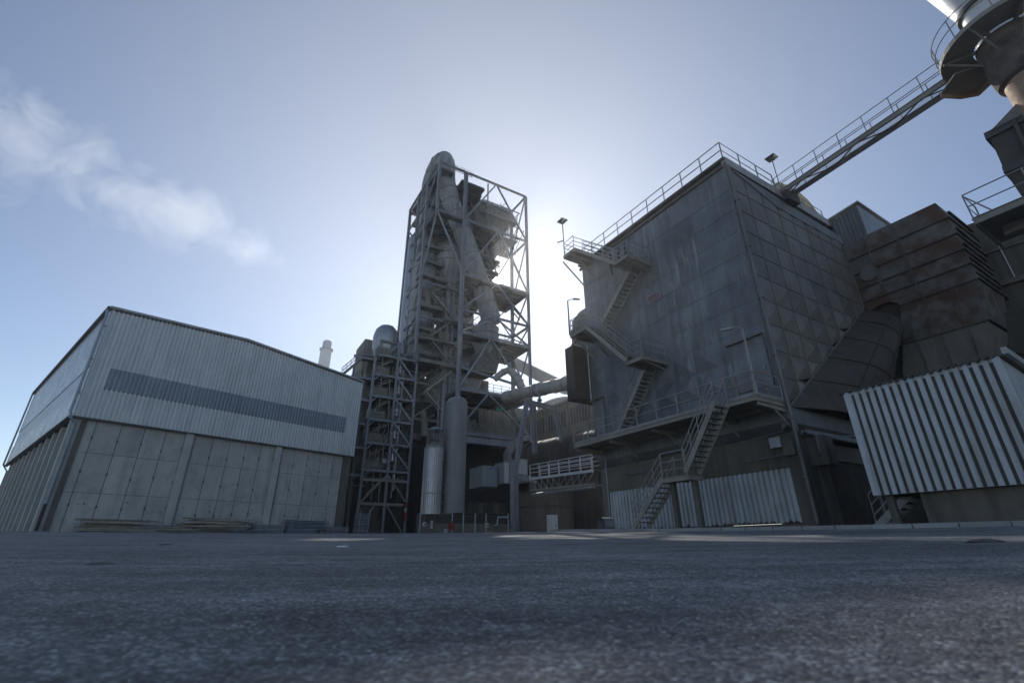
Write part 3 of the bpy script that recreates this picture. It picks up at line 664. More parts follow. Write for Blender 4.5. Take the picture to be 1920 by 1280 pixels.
q = MB(); q.box(AQ(1820, 640, 16.7) - Z * 12, -WA * 14, WB * .3, Z * 12); q.box(NF(6, -15, .3), -WA * 26, -WB * -.4, Z * 9); q.build("lower_wall", M_dark, AN)
SP = thing("service_platform", "steel service platform with bent pipe railing in front of the concrete annex", "platform", V((19, 15, 9)))
zp = 11.6
a0, a1 = onz(1826, 412, zp), onz(2100, 300, zp); dn = (a1 - a0).normalized(); dn = -WA; nn = WB
q = MB(); q.box(a0, dn * 7, nn * 3.0, Z * .08); q.build("deck", M_deck, SP)
q = MB(); q.hbeam(a0 - nn * .05 + Z * -.1, a0 - nn * .05 + dn * 7 + Z * -.1, .12, .3); q.hbeam(a0 + Z * -.1, a0 + nn * 3 + Z * -.1, .12, .3); q.hbeam(a0 + dn * 2.6 - Z * .12, a0 + dn * 2.6 + nn * 3 - Z * .12, .14, .3); q.hbeam(a0 - WA * .4 + nn * 1.5 - Z * .25, a0 - WA * 7 + nn * 1.5 - Z * .25, .2, .4); q.build("edge_beam", M_steel_w, SP)
q = MB(); q.rail([a0 + nn * 1.4 + Z * .05, a0 + Z * .05, a0 + dn * 7 + Z * .05], 1.15, 1.6, (1, .5), .026); q.tube(a0 + Z * 1.15, a0 + dn * .55 + Z * .1, .028); q.build("railing", M_rail, SP, True)

# ================================================================== FOREGROUND SHED
SF = Fr((11.71, 16.0), -WA, -WB)      # a: along the front towards the right
SH = thing("corrugated_shed", "white wide ribbed corrugated shed overhanging a concrete base at the right edge", "shed", (11.71, 16, .5))
q = MB(); q.corr(SF(0, 0, 0), -WA, -WB, 4.1, 1.37, 4.82, .228, .06, .56, .06); q.build("front_cladding", M_clad_w, SH)
q = MB()
for k in range(17):
    for z in (1.5, 3.05): q.cbox(SF(.1 + .2278 * k, .012, z + random.uniform(-.02, .02)), WA * .035, WB * .03, Z * .035)
q.build("screw", M_trim, SH, sep=True)
q = MB(); q.corr(SF(4.1, 0, 0), WB, -WA, 7, 1.37, lambda x: 4.82 - .1 * x, .1, .03, .5, .1); q.build("side_cladding", M_clad_w, SH)
for a_s, o_s in ((0, .02), (3.98, .03)):
    q = MB(); q.box(SF(a_s, .06, 1.37), -WA * .16, -WB * o_s, Z * 3.44); q.build("corner_trim", M_clad_w, SH)
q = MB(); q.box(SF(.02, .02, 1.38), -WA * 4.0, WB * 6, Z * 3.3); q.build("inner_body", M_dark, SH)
q = MB(); n_ = 24; P0 = SF(-.12, .14, 4.83); pts = []
for k in range(n_ * 4 + 1): x = 4.35 * k / (n_ * 4); pts.append((x, .035 * math.sin(k / 4 * 2 * math.pi)))
for (x0, h0), (x1, h1) in zip(pts, pts[1:]):
    a, b = P0 - WA * x0 + Z * h0, P0 - WA * x1 + Z * h1; e = WB * 6.5 - Z * .5
    q.poly(a, b, b + e, a + e); q.poly(b - Z * .03, a - Z * .03, a + e - Z * .03, b + e - Z * .03); q.poly(a - Z * .03, b - Z * .03, b, a)
q.build("roof_sheet", M_trim, SH)
q = MB(); q.bar(SF(4.3, .16, 4.9), SF(4.3, -6.4, 4.35), .12, .2); q.build("verge_trim", M_gutter, SH)
q = MB(); q.box(SF(1.12, -.25, .0), -WA * 6, WB * 5.5, Z * 1.37); q.build("concrete_base", M_conc_d, SH)
for a, b in ((.32, -.25), (.55, -3.2)):
    q = MB(); q.cbox(SF(a, b, .7), WA * .2, WB * .2, Z * 1.4); q.build("support_post", M_conc_d, SH)
q = MB(); q.box(SF(4.2, -1.4, 2.7), -WA * .03, WB * .9, Z * .9); q.build("dark_opening", M_glass, SH)
US = thing("small_stair", "small dark steel stair with thin handrails in the shadow beneath the white shed", "staircase", SF(-.4, -2.0, .5))
fu = Fr(SF(-.9, -1.5, 0), -WA, WB)
flight(fu, .1, .5, 1.6, 1.7, 0, .8, US, 7, mat=M_rail)

# kerb and pavement in front of the filter building
def gzp(p): return gz(p.x, p.y)
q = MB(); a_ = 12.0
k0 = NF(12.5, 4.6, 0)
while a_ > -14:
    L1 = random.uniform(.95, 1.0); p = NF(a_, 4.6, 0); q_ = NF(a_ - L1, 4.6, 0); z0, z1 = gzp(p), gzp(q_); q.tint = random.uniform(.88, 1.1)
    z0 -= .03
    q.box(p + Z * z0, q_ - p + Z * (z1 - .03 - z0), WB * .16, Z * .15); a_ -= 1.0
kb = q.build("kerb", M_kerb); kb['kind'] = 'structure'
q = MB(); A = [NF(12.5, 4.44, 0), NF(-14, 4.44, 0)]
nseg = 26
for k in range(nseg):
    a0, a1 = 12.5 - 26.5 * k / nseg, 12.5 - 26.5 * (k + 1) / nseg
    for b0, b1 in ((4.44, 3), (3, .26)):
        P = [NF(a0, b0, 0), NF(a1, b0, 0), NF(a1, b1, 0), NF(a0, b1, 0)]
        q.poly(*[p + Z * (gzp(p) + .1) for p in P])
pv = q.build("pavement", M_conc_d); pv['kind'] = 'structure'

# open pipe stub lying at the far corner of the filter building
PS = thing("steel_drum", "short wide steel pipe section lying on the yard beside the far corner pier", "pipe section", at(1135, 990, 28))
p0 = at(1128, 983, 27.2); 
q = MB(); dd = V((.93, .36, 0)); q.path([p0, p0 + dd * .62], n=28, rs=[.36, .36], caps=False); q.path([p0 + dd * .62, p0 + dd * .001], n=28, rs=[.33, .33], caps=False); q.build("shell", M_galv, PS, True)
q = MB(); q.path([p0 + dd * .58, p0 + dd * .62], n=28, rs=[.355, .1]); q.build("end_cap", M_galv, PS, True)

# ================================================================== WAREHOUSE
D1 = V((.636, .772, 0)).normalized(); D2 = V((-D1.y, D1.x, 0))
WO = at(136.5, 779, 30); WF = Fr((WO.x, WO.y), D1, -D2)      # a: along the gable, b: outwards (towards camera)
WH = thing("warehouse", "large warehouse with pale corrugated cladding over concrete panel walls at the left", "warehouse", (WO.x, WO.y, 1))
def topz(a): return 15.85 + (.55 * a / 9.2 if a < 9.2 else .55 - .85 * (a - 9.2) / 11.7)
LW = 20.86; DW = 31.0
q = MB()
def seg_corr(a0, a1, bot, top, mat, name, mb=None):
    mb = MB(); mb.corr(WF(a0, 0, 0), D1, -D2, a1 - a0, bot, top, .265, .10, .5, .05); return mb.build(name, mat, WH)
seg_corr(0, 1.03, 8.05, lambda x: topz(x), M_clad, "gable_cladding"); seg_corr(1.03, 19.6, 11.62, lambda x: topz(x + 1.03), M_clad, "gable_cladding")
seg_corr(1.03, 19.6, 8.05, 10.12, M_clad, "gable_cladding"); seg_corr(19.6, LW, 8.05, lambda x: topz(x + 19.6), M_clad, "gable_cladding")
seg_corr(1.03, 19.6, 10.12, 11.62, M_clad_b, "blue_band")
q = MB(); q.bar(WF(1.03, .03, 10.12), WF(19.6, .03, 10.12), .07, .05); q.build("band_flashing", M_trim, WH)
q = MB(); q.bar(WF(-.15, .1, 15.93), WF(9.2, .1, topz(9.2) + .08), .3, .16); q.bar(WF(9.2, .1, topz(9.2) + .08), WF(LW + .1, .1, topz(LW) + .08), .3, .16); q.build("verge_trim", M_gutter, WH)
q = MB(); q.bar(WF(0, .0, 8.0), WF(LW, .0, 8.0), .25, .1); q.bar(WF(-.05, -.05, 8.0), WF(-.05, -DW, 8.0), .3, .1); q.build("drip_edge", M_trim, WH)
q = MB(); q.bar(WF(.08, .06, 8.06), WF(.08, .06, 15.8), .3, .06, D1); q.build("corner_trim", M_clad, WH)
q = MB(); q.bar(WF(LW, .03, 8.06), WF(LW, .03, 15.5), .12, .12); q.build("corner_trim", M_clad, WH)
# side wall cladding (slightly curved in plan by distance)
q = MB(); q.corr(WF(0, 0, 0) + D2 * DW, -D2, -D1, DW, 11.5, 15.7, .265, .10, .5, .05); q.corr(WF(0, 0, 0) + D2 * DW, -D2, -D1, DW, 8.05, 9.9, .265, .10, .5, .05); q.build("side_cladding", M_side, WH)
q = MB(); q.corr(WF(0, 0, 0) + D2 * DW, -D2, -D1, DW, 9.9, 11.5, .4, .04, .5, .12); q.build("skylight_band", M_trans, WH)
q = MB(); q.bar(WF(-.15, .2, 15.85), WF(-.15, -DW, 15.85), .3, .2); q.build("eaves_gutter", M_trim, WH)
q = MB(); q.prism([WF(-.3, .1, 15.82), WF(9.2, .1, topz(9.2) + .03), WF(LW + .2, .1, topz(LW)), WF(LW + .2, .1, topz(LW) - .1), WF(9.2, .1, topz(9.2) - .1), WF(-.3, .1, 15.7)], D2 * (DW + .2)); q.build("roof", M_trim, WH)
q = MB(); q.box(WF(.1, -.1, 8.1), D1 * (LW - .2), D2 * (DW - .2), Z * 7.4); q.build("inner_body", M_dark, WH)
q = MB(); q.path([WF(-.25, .12, 15.7), WF(-.2, .12, 15.2), WF(-.2, .12, 8.3), WF(-.1, .12, 7.9), WF(.25, -.15, 7.6), WF(.25, -.1, 2.6)], .08, 10)
q.build("down_pipe", M_clad_b, WH, True); q = MB()
q.path([WF(-.25, -DW + .2, 15.7), WF(-.25, -DW + .2, 8.1), WF(.2, -DW + .2, 7.5), WF(.2, -DW, 1)], .08, 10)
q.build("down_pipe", M_clad_b, WH, True); q = MB()
for z in (14.5, 12.0, 9.6, 6.0, 4.2, 3.0): q.cbox(WF(-.16 if z > 8 else .25, .08 if z > 8 else -.12, z), D1 * .22, D2 * .22, Z * .06)
q.build("pipe_bracket", M_clad_b, WH, sep=True)
q = MB(); q.path([WF(.25, -.1, 2.6), WF(.25, -.1, 1.05)], .085, 10); q.build("pipe_shoe", M_brown, WH, True)
# concrete panels of the gable, inset under the cladding
jo = [.55, 2.1, 3.6, 5.0, 6.3, 7.45, 8.9, 10.1, 11.2, 12.4, 13.5, 14.9, 16.1, 17.3, 18.5, 19.6, 20.35]
zsj = [.6, 3.37, 5.87, 8.0]; q = MB()
IN = .28; allj = [.35] + jo[1:]
edges = [.35, 1.35, 2.75, 4.1, 5.4, 6.65, 7.2, 8.6, 9.85, 11.1, 12.3, 13.45, 13.95, 15.25, 16.5, 17.75, 19.0, 20.0]
for i in range(len(edges) - 1):
    for j in range(3):
        e0, e1 = edges[i] + .02, edges[i + 1] - .02; q.tint = random.uniform(.93, 1.05)
        q.box(WF(e0, -IN, zsj[j] + .012), D1 * (e1 - e0), D2 * .12, Z * (zsj[j + 1] - zsj[j] - .024))
q.build("concrete_panels", M_conc, WH)
q = MB(); q.box(WF(.36, -IN - .05, .4), D1 * 20.0, D2 * .3, Z * 7.6); q.build("panel_joints", M_trim, WH)
for a in (6.9, 13.7):
    q = MB(); q.box(WF(a - .25, -IN + .3, .4), D1 * .5, D2 * .35, Z * 7.6); q.build("pilaster", M_conc, WH)
    q = MB(); q.path([WF(a + .45, -IN + .06, .6), WF(a + .45, -IN + .06, 7.9)], .04, 8)
    q.build("conduit", M_gutter, WH, True)
q = MB(); q.box(WF(20.02, -IN + .15, .4), D1 * .75, D2 * .5, Z * 7.6); q.build("corner_pier", M_conc_d, WH, label="stained concrete pier at the right end of the gable")
q = MB(); q.box(WF(.05, -IN + .02, .4), D1 * .3, D2 * .6, Z * 7.6); q.build("corner_pier", M_conc, WH)
q = MB()
for i in range(1, len(edges) - 1):
    for z in (2.4, 4.4, 6.6): q.cbox(WF(edges[i], -IN + .01, z + random.uniform(-.3, .3)), D1 * .09, D2 * .05, Z * .16)
for _ in range(26): q.cbox(WF(random.uniform(1, 20), -IN + .008, random.uniform(1.2, 3)), D1 * random.uniform(.05, .12), D2 * .02, Z * random.uniform(.05, .1))
q.build("joint_fixing", M_trim, WH, sep=True)
for a in (.45, .62, .9): pass
# side wall concrete with deep ribs
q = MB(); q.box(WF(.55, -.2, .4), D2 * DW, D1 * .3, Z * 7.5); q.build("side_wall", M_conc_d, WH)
for k in range(11):
    q = MB(); q.box(WF(.12, -1.0 - 2.75 * k, .4), D2 * .55, D1 * .5, Z * 7.5); q.build("side_rib", M_conc, WH)

# materials along the foot of the gable
def base_at(a, b): p = WF(a, b, 0); return p + Z * gz(p.x, p.y)
def plank_pile(a, b, L, n, h, lab, mat=M_wood, messy=.12):
    p = base_at(a, b) - Z * .02; t_ = thing("plank_pile", lab, "timber pile", p, "building materials along the warehouse")
    q = MB()
    for k in range(n):
        ang = random.uniform(-messy, messy); d = (D1 * math.cos(ang) + D2 * math.sin(ang)); ln = L * random.uniform(.6, 1)
        o = p + D1 * random.uniform(-.3, .5) * L * .3 + D2 * random.uniform(-.4, .5) + Z * (h * k / n); q.tint = random.uniform(.6, 1.4)
        q.box(o, d * ln + Z * random.uniform(-messy, messy) * .4, D2 * random.uniform(.12, .28), Z * .05)
    q.build("planks", mat, t_)
    q = MB()
    for x in (.1, .5, .85): q.box(p + D1 * L * x - D2 * .4, D1 * .12, D2 * .9, Z * .08)
    q.build("bearers", M_wood, t_)
plank_pile(2.0, 1.2, 4.2, 24, .8, "low untidy pile of weathered planks at the left foot of the gable")
plank_pile(7.6, 1.2, 4.6, 34, 1.15, "taller messy heap of splintered boards at the middle of the gable", messy=.2)
plank_pile(5.9, 1.8, 2.4, 12, .5, "small dark heap of short timbers between the two larger board piles", messy=.1)
def stack(a, b, L, n, dz, lab, mat, name, cat, w_=1.0, bars=True):
    p = base_at(a, b); t_ = thing(name, lab, cat, p, "building materials along the warehouse")
    q = MB()
    for k in range(n):
        q.tint = random.uniform(.7, 1.25); off = random.uniform(-.06, .06)
        if bars:
            for j in range(4): q.tube(p + D1 * off + D2 * (w_ * j / 4) + Z * (.1 + dz * k), p + D1 * (L + off) + D2 * (w_ * j / 4) + Z * (.1 + dz * k), dz * .36, 6)
        else: q.box(p + D1 * off + Z * (.1 + dz * k), D1 * L, D2 * w_, Z * dz * .75)
    q.build("stacked_pieces", mat, t_)
    q = MB()
    for x in (.08, .9): q.bar(p + D1 * L * x - D2 * .06, p + D1 * L * x - D2 * .06 + Z * (dz * n + .35), .05, .05); q.bar(p + D1 * L * x - D2 * .06 + Z * .05, p + D1 * L * x + D2 * w_ + Z * .05, .08, .08)
    q.build("bearers", M_galv, t_)
stack(10.6, 1.6, 3.0, 4, .07, "low stack of pale tubes between the board heap and the dark framed stack", M_galv, "tube_stack", "tube stack")
stack(12.3, 1.2, 2.4, 7, .11, "dark ended stack of grey scaffold boards right of the board heap", M_galv, "board_stack", "board stack", bars=False)
stack(15.0, 1.2, 3.6, 11, .11, "long tall stack of steel scaffold frames beside the second pilaster", M_galv, "scaffold_stack", "scaffold stack")
stack(18.2, .9, 2.6, 8, .09, "low stack of scaffold planks with orange marks near the right end of the gable", M_galv, "board_stack", "board stack", bars=False)
stack(20.6, 2.6, 1.1, 16, .12, "tall tower of stacked metal grids at the warehouse corner", M_galv, "grid_stack", "grid stack", .9)
bx = base_at(17.6, 1.5); t_ = thing("storage_crate", "small dark crate with white marks between two scaffold stacks", "crate", bx)
q = MB(); q.box(bx, D1 * .7, D2 * .6, Z * .55); q.build("crate_body", M_dark, t_)
q = MB()
for k in range(2): q.box(bx + D1 * (.18 + .25 * k) + Z * .3 - D2 * .01, D1 * .09, -D2 * .01, Z * .09)
q.build("marks", M_plate, t_)

# ================================================================== CHIMNEY far behind
ch = V((-64.3, 150, 0)); CH = thing("chimney", "distant tall white round chimney with a dark collar beyond the warehouse roof", "chimney", ch)
q = MB(); q.lathe(ch, [(2.5, 0), (1.85, 62.3)], 28); q.build("shaft", M_stackw, CH, True)
q = MB(); q.lathe(ch, [(1.85, 62.3), (2.25, 62.35), (2.25, 62.8), (1.5, 62.85)], 28); q.build("collar", M_galv, CH, True)
q = MB(); q.lathe(ch, [(1.5, 62.85), (1.5, 65.5), (1.15, 65.9)], 28); q.build("cap", M_galv, CH, True)

# ================================================================== PREHEATER TOWER
T = Fr((-6.8, 56), WB, WA)       # a: to the right, b: back
def Tp(x, y, b): return T.pix(x, y, b)
PT = thing("preheater_tower", "tall open steel preheater tower with diagonal bracing in front of the sun", "tower", T(3, 5, 1))
SL, SR = -4.3, 10.9; B2, B3 = 4.6, 12.7; TOP = 52.8
LV = [12.5, 18.0, 25.8, 29.1, 34.6, 43.9, 52.8]
def colm(a, b, z0, z1, w_=.42):
    q = MB(); q.hbeam(T(a, b, z0), T(a, b, z1), w_, w_, WB, .05); q.build("column", M_steel, PT)
colm(0, 0, 1, TOP, .5); colm(SR, 0, 1, TOP, .34); colm(SL, 0, 43.8, TOP, .4); colm(SL, B2, 22, TOP, .4); colm(0.2, B2 + .4, 1, 43.9, .6); colm(1.0, B2 + .4, 12, 43.9, .4)
colm(SR, B2, 1, TOP, .42); colm(SL, B3, 1, TOP, .42); colm(2, B3, 1, TOP, .42); colm(SR - 3, B3, 1, 43.9, .42); colm(SL, 8.6, 25, TOP, .35)
def beam(p, q_, w_=.22, h=.32, nm="beam"): q = MB(); q.hbeam(p, q_, w_, h, Z, .04); q.build(nm, M_steel, PT)
for z in LV:
    beam(T(0, 0, z), T(SR, 0, z)); beam(T(SR, 0, z), T(SR, B2, z)); beam(T(SL if z > 20 else 0, B2, z), T(SR, B2, z))
    if z > 20: beam(T(SL, B2, z), T(SL, B3, z)); beam(T(SL, B3, z), T(SR - 3, B3, z))
for z in (43.9, TOP): beam(T(SL, 0, z), T(0, 0, z)); beam(T(SL, 0, z), T(SL, B2, z))
beam(T(0, 0, 20.9), T(SR, 0, 19.6), .2, .3)
beam(T(-.4, .2, 11.9), T(SR + 1, .2, 11.9), .5, 1.0)
def brace(p, q_, w_=.21, nm="brace"): q = MB(); q.bar(p, q_, w_, w_); q.build(nm, M_steel, PT)
# front face inverted Vs
for zt, zb, mid in ((52.8, 43.9, 5.2), (34.6, 29.1, 5.4), (25.8, 18.0, 4.5), (18.0, 12.6, 4.2)):
    brace(T(mid, 0, zt - .2), T(.2, 0, zb + .3)); brace(T(mid + .3, 0, zt - .2), T(SR - .2, 0, zb + .3))
brace(T(5.6, 0, 43.7), T(.2, 0, 34.9)); brace(T(5.9, 0, 43.7), T(SR - .2, 0, 34.9))
brace(T(5.4, 0, 29.0), T(.2, 0, 26.0)); brace(T(5.6, 0, 29.0), T(SR - .2, 0, 26.0))
# right side face and rear face
for z0, z1 in zip(LV[:-1], LV[1:]):
    brace(T(SR, .2, z1 - .2), T(SR, B2, z0 + .3), .18); brace(T(SR, B2, z1 - .2), T(SR, .2, z0 + .3), .18)
    if z0 > 25: brace(T(SR - .2, B2, z1), T(SR - 5, B2, z0), .16); brace(T(SR - 5, B2, z1), T(SR - .2, B2, z0), .16)
# left face
zz = [25.8, 29.1, 34.6, 39.2, 43.9, 48.3, 52.8]
for z0, z1 in zip(zz[:-1], zz[1:]):
    beam(T(SL, B2, z0), T(SL, B3, z0), .2, .25)
    brace(T(SL, B2, z1), T(SL, 8.6, z0), .2); brace(T(SL, 8.6, z0), T(SL, B3, z1), .2)
    if z1 > 44: brace(T(SL, 0.2, z1 - .2), T(SL, B2, z0 + .2), .2)
brace(T(SL, 0, 43.8), T(SL, B2, 35.0), .22); brace(T(SL, 0, 43.8), T(0, 0, 35), .2)
# stair tower leg in front, right braces
def deckp(a0, a1, b0, b1, z, th=.12, js=1.0, nm="platform"):
    q = MB(); q.box(T(a0, b0, z), WB * (a1 - a0), WA * (b1 - b0), Z * th); 
    n_ = max(1, int((b1 - b0) / js))
    for k in range(n_ + 1): b = b0 + (b1 - b0) * k / n_; q.bar(T(a0, b, z - .12), T(a1, b, z - .12), .1, .24)
    n_ = max(1, int((a1 - a0) / 2.4))
    for k in range(n_ + 1): a = a0 + (a1 - a0) * k / n_; q.bar(T(a, b0, z - .2), T(a, b1, z - .2), .14, .3)
    pl_ = q.build(nm, M_deck, PT); return pl_
def trail(pts, z, h=1.1): q = MB(); q.rail([T(a, b, z + .12) for a, b in pts], h, 1.2, (1, .6, .25), .035, .12, 4); q.build("railing", M_rail, PT)
deckp(SL, 4.0, 2.6, B3, 52.0); deckp(SL, -2.0, 0.1, 3.8, 52.0); deckp(-.4, 3.5, .6, 3.8, 51.6)
trail([(SL, B3), (SL, 0), (1, 0)], 52.1); trail([(SL, B3), (3.2, B3), (3.2, 4)], 52.1)
deckp(SL, .3, 0.1, .9, 43.9); deckp(2.6, 6.6, .1, 8, 43.9); deckp(SL, -2.2, .9, 8, 43.9); deckp(-2, 6.6, 3.6, 9, 43.9); trail([(SL, 0), (6.6, 0)], 43.95)
deckp(3.2, SR, .1, B2 + 2.2, 34.6); deckp(0.1, 3.2, .1, 3, 34.6); deckp(-.5, 6.4, 4.4, 10, 34.6); trail([(0, .0), (3.2, .0)], 34.7); trail([(7.5, B2 + 3), (SR, B2 + 3)], 34.7)
deckp(SL, 1, 5, 11, 36.0); trail([(SL, 5), (0, 5)], 36.0)
deckp(5.2, 8.2, 4.4, 10.5, 39.6); deckp(4.6, 8.6, 4.6, 11, 42.0); deckp(6.6, SR, 5.0, 8, 46.5)  # first two decks added to block direct sun from the yard asphalt
deckp(-.5, 5.0, 4.0, 10, 29.3); trail([(-.5, 4), (5, 4)], 29.4); deckp(SL, -1, 4.8, 10, 31); trail([(SL, 4.8), (-1, 4.8)], 31)
deckp(6.8, SR, .1, B2 + 2.5, 25.8); deckp(.1, 6.8, .1, 1.6, 25.8); deckp(-4, 6.0, 4.0, 11, 25.8); trail([(4.5, 0), (8, 0)], 25.9); trail([(8.5, B2 + 2), (SR, B2 + 2)], 25.9)
deckp(0, SR - 1, .1, 6, 18.0); trail([(.3, 0), (SR - 1, 0)], 18.1)
deckp(-.4, SR + 1, .1, 8, 12.5); trail([(-.3, 0), (SR + .5, 0)], 12.6)
deckp(-4, 5.5, 3.6, 9, 22.3); trail([(-4, 3.6), (5.5, 3.6)], 22.3)
rnd = random.Random(21)
for z in (24.0, 27.6, 33.0, 38.6, 41.2, 46.4, 49.2):
    a1 = 5.2 if z < 44 else 3.6; b0 = 4.9 + rnd.uniform(0, .8)
    deckp(SL + .2, a1, b0, 12.2, z, nm="inner_platform"); trail([(SL + .3, b0), (a1, b0)], z)
for a0, a1, b, z0, z1 in ((5, SR, 8.4, 39.6, 43.9), (5, SR, 8.4, 46, 52), (3, 8, 8.8, 29, 34.6), (4, SR, 6.5, 26, 29), (6, SR, 7.5, 35, 39), (2, 7, 10, 44, 50), (5, SR, 10, 35, 43)):
    q = MB(); q.bar(T(a0, b, z0), T(a1, b, z1), .13, .13); q.bar(T(a0, b, z1), T(a1, b, z0), .13, .13); q.bar(T(a0, b, z1), T(a1, b, z1), .16, .16); q.bar(T((a0 + a1) / 2, b, z0), T((a0 + a1) / 2, b, z1), .12, .12); q.build("rear_bracing", M_steel_w, PT)
rnd = random.Random(31)
for k in range(26):
    a, b, z = rnd.uniform(4.2, 9.6), rnd.uniform(1.2, 4.0), rnd.uniform(41.5, 50)
    q = MB(); p = T(a, b, z); q.bar(p, T(a + rnd.uniform(-1.8, 1.8), b + rnd.uniform(-.5, 1.5), z + rnd.uniform(1.2, 3.2)), .09, .09); q.build("lattice_bar", M_steel_w, PT)
for z in (44.1, 47.6):
    q = MB(); q.rail([T(3.6, 1.0, z), T(9.8, 1.0, z), T(9.8, 3.8, z)], 1.1, .8, (1, .6, .3), .035, .1, 4); q.box(T(3.6, 1.0, z - .1), WB * 6.2, WA * .9, Z * .06); q.build("lattice_walkway", M_rail, PT)
q = MB(); q.prism([Tp(880, 370, 5.0), Tp(957, 398, 5.0), Tp(952, 432, 5.0), Tp(902, 438, 5.0)], WA * 4); q.build("vessel_housing", M_mach, PT)
q = MB()
for k in range(7): p_, r_ = Tp(880, 370, 4.95).lerp(Tp(957, 398, 4.95), k / 6), Tp(902, 438, 4.95).lerp(Tp(952, 432, 4.95), k / 6); q.bar(p_, r_, .1, .1)
for k in range(4): p_, r_ = Tp(880, 370, 4.93).lerp(Tp(902, 438, 4.93), k / 3), Tp(957, 398, 4.93).lerp(Tp(952, 432, 4.93), k / 3); q.bar(p_, r_, .1, .1)
q.build("housing_frame", M_steel_w, PT)
q = MB(); q.hbeam(Tp(903, 464, 6), Tp(953, 481, 6), .3, .8); q.build("deep_beam", M_steel_w, PT)
for x0, y0, x1, y1 in ((903, 470, 922, 512), (905, 440, 950, 476), (930, 440, 958, 486), (960, 400, 935, 470), (908, 455, 955, 448), (955, 560, 915, 598), (940, 560, 975, 600)):
    q = MB(); q.bar(Tp(x0, y0, 5.6), Tp(x1, y1, 5.6), .16, .16); q.build("inner_brace", M_steel_w, PT)
# lattice roof hoist at the right
q = MB()
for b in (1.8, 4.2):
    for k in range(5): a0, a1 = 4.2 + 1.3 * k, 4.2 + 1.3 * (k + 1); q.bar(T(a0, b, 50.6 if k % 2 else 47.5), T(a1, b, 47.5 if k % 2 else 50.6), .1, .1)
    q.bar(T(4.2, b, 50.6), T(SR, b, 50.6), .14, .14); q.bar(T(4.2, b, 47.5), T(SR, b, 47.5), .14, .14)
for k in range(6): a = 4.2 + 1.3 * k; q.bar(T(a, 1.8, 47.5), T(a, 4.2, 50.6), .08, .08); q.bar(T(a, 1.8, 50.6), T(a, 4.2, 50.6), .08, .08); q.bar(T(a, 4.2, 47.5), T(a + .8, 4.4, 44.1), .09, .09); q.bar(T(a + .9, 1.8, 47.5), T(a, 3.0, 44.1), .09, .09)
q.bar(T(4, .3, 52.6), T(4, .3, 44), .18, .18)
q.build("hoist_lattice", M_steel_w, PT)
q = MB(); hp = [T(2.5 + .4 * k, 6 + .2 * k, 52.2 + (1.0 if 0 < k < 5 else 0)) for k in range(6)]; q.path(hp, .04, 5); q.path([p + WA for p in hp], .04, 5)
for k in range(6): q.bar(hp[k], hp[k] + WA, .03, .03); q.bar(hp[k], V((hp[k].x, hp[k].y, 52)), .03, .03)
q.build("hatch_hoops", M_rail, PT)
# main slanted duct with elbow over the top
pp = [Tp(836, 338, 2.5), Tp(840, 358, 2.5), Tp(845, 378, 2.5), Tp(853, 400, 2.5), Tp(866, 432, 2.5), Tp(883, 480, 2.5), Tp(900, 530, 2.5), Tp(913, 570, 2.5), Tp(919, 592, 2.5), Tp(920, 604, 2.5)]
s0 = (pp[0] - T.o).dot(WB)
riser_b = 7.6
top = []
for k in range(9): th = math.pi * k / 8; top.append(T(s0 - .6 * k / 8, 2.5 + (riser_b - 2.5) / 2 * (1 - math.cos(th)), 54.6 + 2.8 * math.sin(th)))
DR = 1.42
q = MB(); full = top[::-1] + [pp[0].lerp(top[0], .5)] + pp; q.path(full, n=24, rs=[DR] * len(full)); q.build("slanted_duct", M_duct, PT, True)
q = MB()
for p, n2 in ((top[2], top[3] - top[1]), (top[4], top[5] - top[3]), (top[6], top[7] - top[5]), (pp[0], pp[1] - pp[0]), (pp[1], pp[2] - pp[1]), (pp[2], pp[3] - pp[2]), (pp[3], pp[4] - pp[3]), (pp[4], pp[5] - pp[4]), (pp[5], pp[6] - pp[5]), (pp[6], pp[7] - pp[6]), (pp[7], pp[8] - pp[7]), (pp[4].lerp(pp[5], .5), pp[5] - pp[4]), (pp[5].lerp(pp[6], .88), pp[6] - pp[5]), (pp[8], pp[9] - pp[8])):
    q.ring(p, n2, DR, .12, .08)
q.build("flange", M_steel_w, PT, True, sep=True)
q = MB(); q.path([T(s0 - .6, riser_b, z) for z in (54.7, 45, 40, 38.5, 30, 28.5, 24)], n=24, rs=[1.42, 1.42, 1.42, 1.7, 1.7, 1.55, 1.55]); q.build("vertical_riser", M_duct, PT, True)
q = MB()
for z in (50, 46, 42, 39.5, 38.2, 34.5, 31, 28.6, 27): q.ring(T(s0 - .6, riser_b, z), Z, 1.45 if z > 39 else 1.7, .14, .1)
q.build("flange", M_steel_w, PT, True, sep=True)
q = MB(); q.path([T(SL + 1.0, 11.2, z) for z in (46, 38, 30, 24)], n=20, rs=[1.2, 1.35, 1.35, 1.2]); q.build("rear_riser", M_insul, PT, True)
q = MB()
for a in (-.35, .35): q.bar(T(s0 - .4 + a, riser_b - 2.0, 24), T(s0 - .4 + a, riser_b - 2.0, 46), .05, .05)
for k in range(50): z = 24 + .44 * k; q.bar(T(s0 - .75, riser_b - 2.0, z), T(s0 - .05, riser_b - 2.0, z), .03, .03)
q.build("caged_ladder", M_rail, PT)
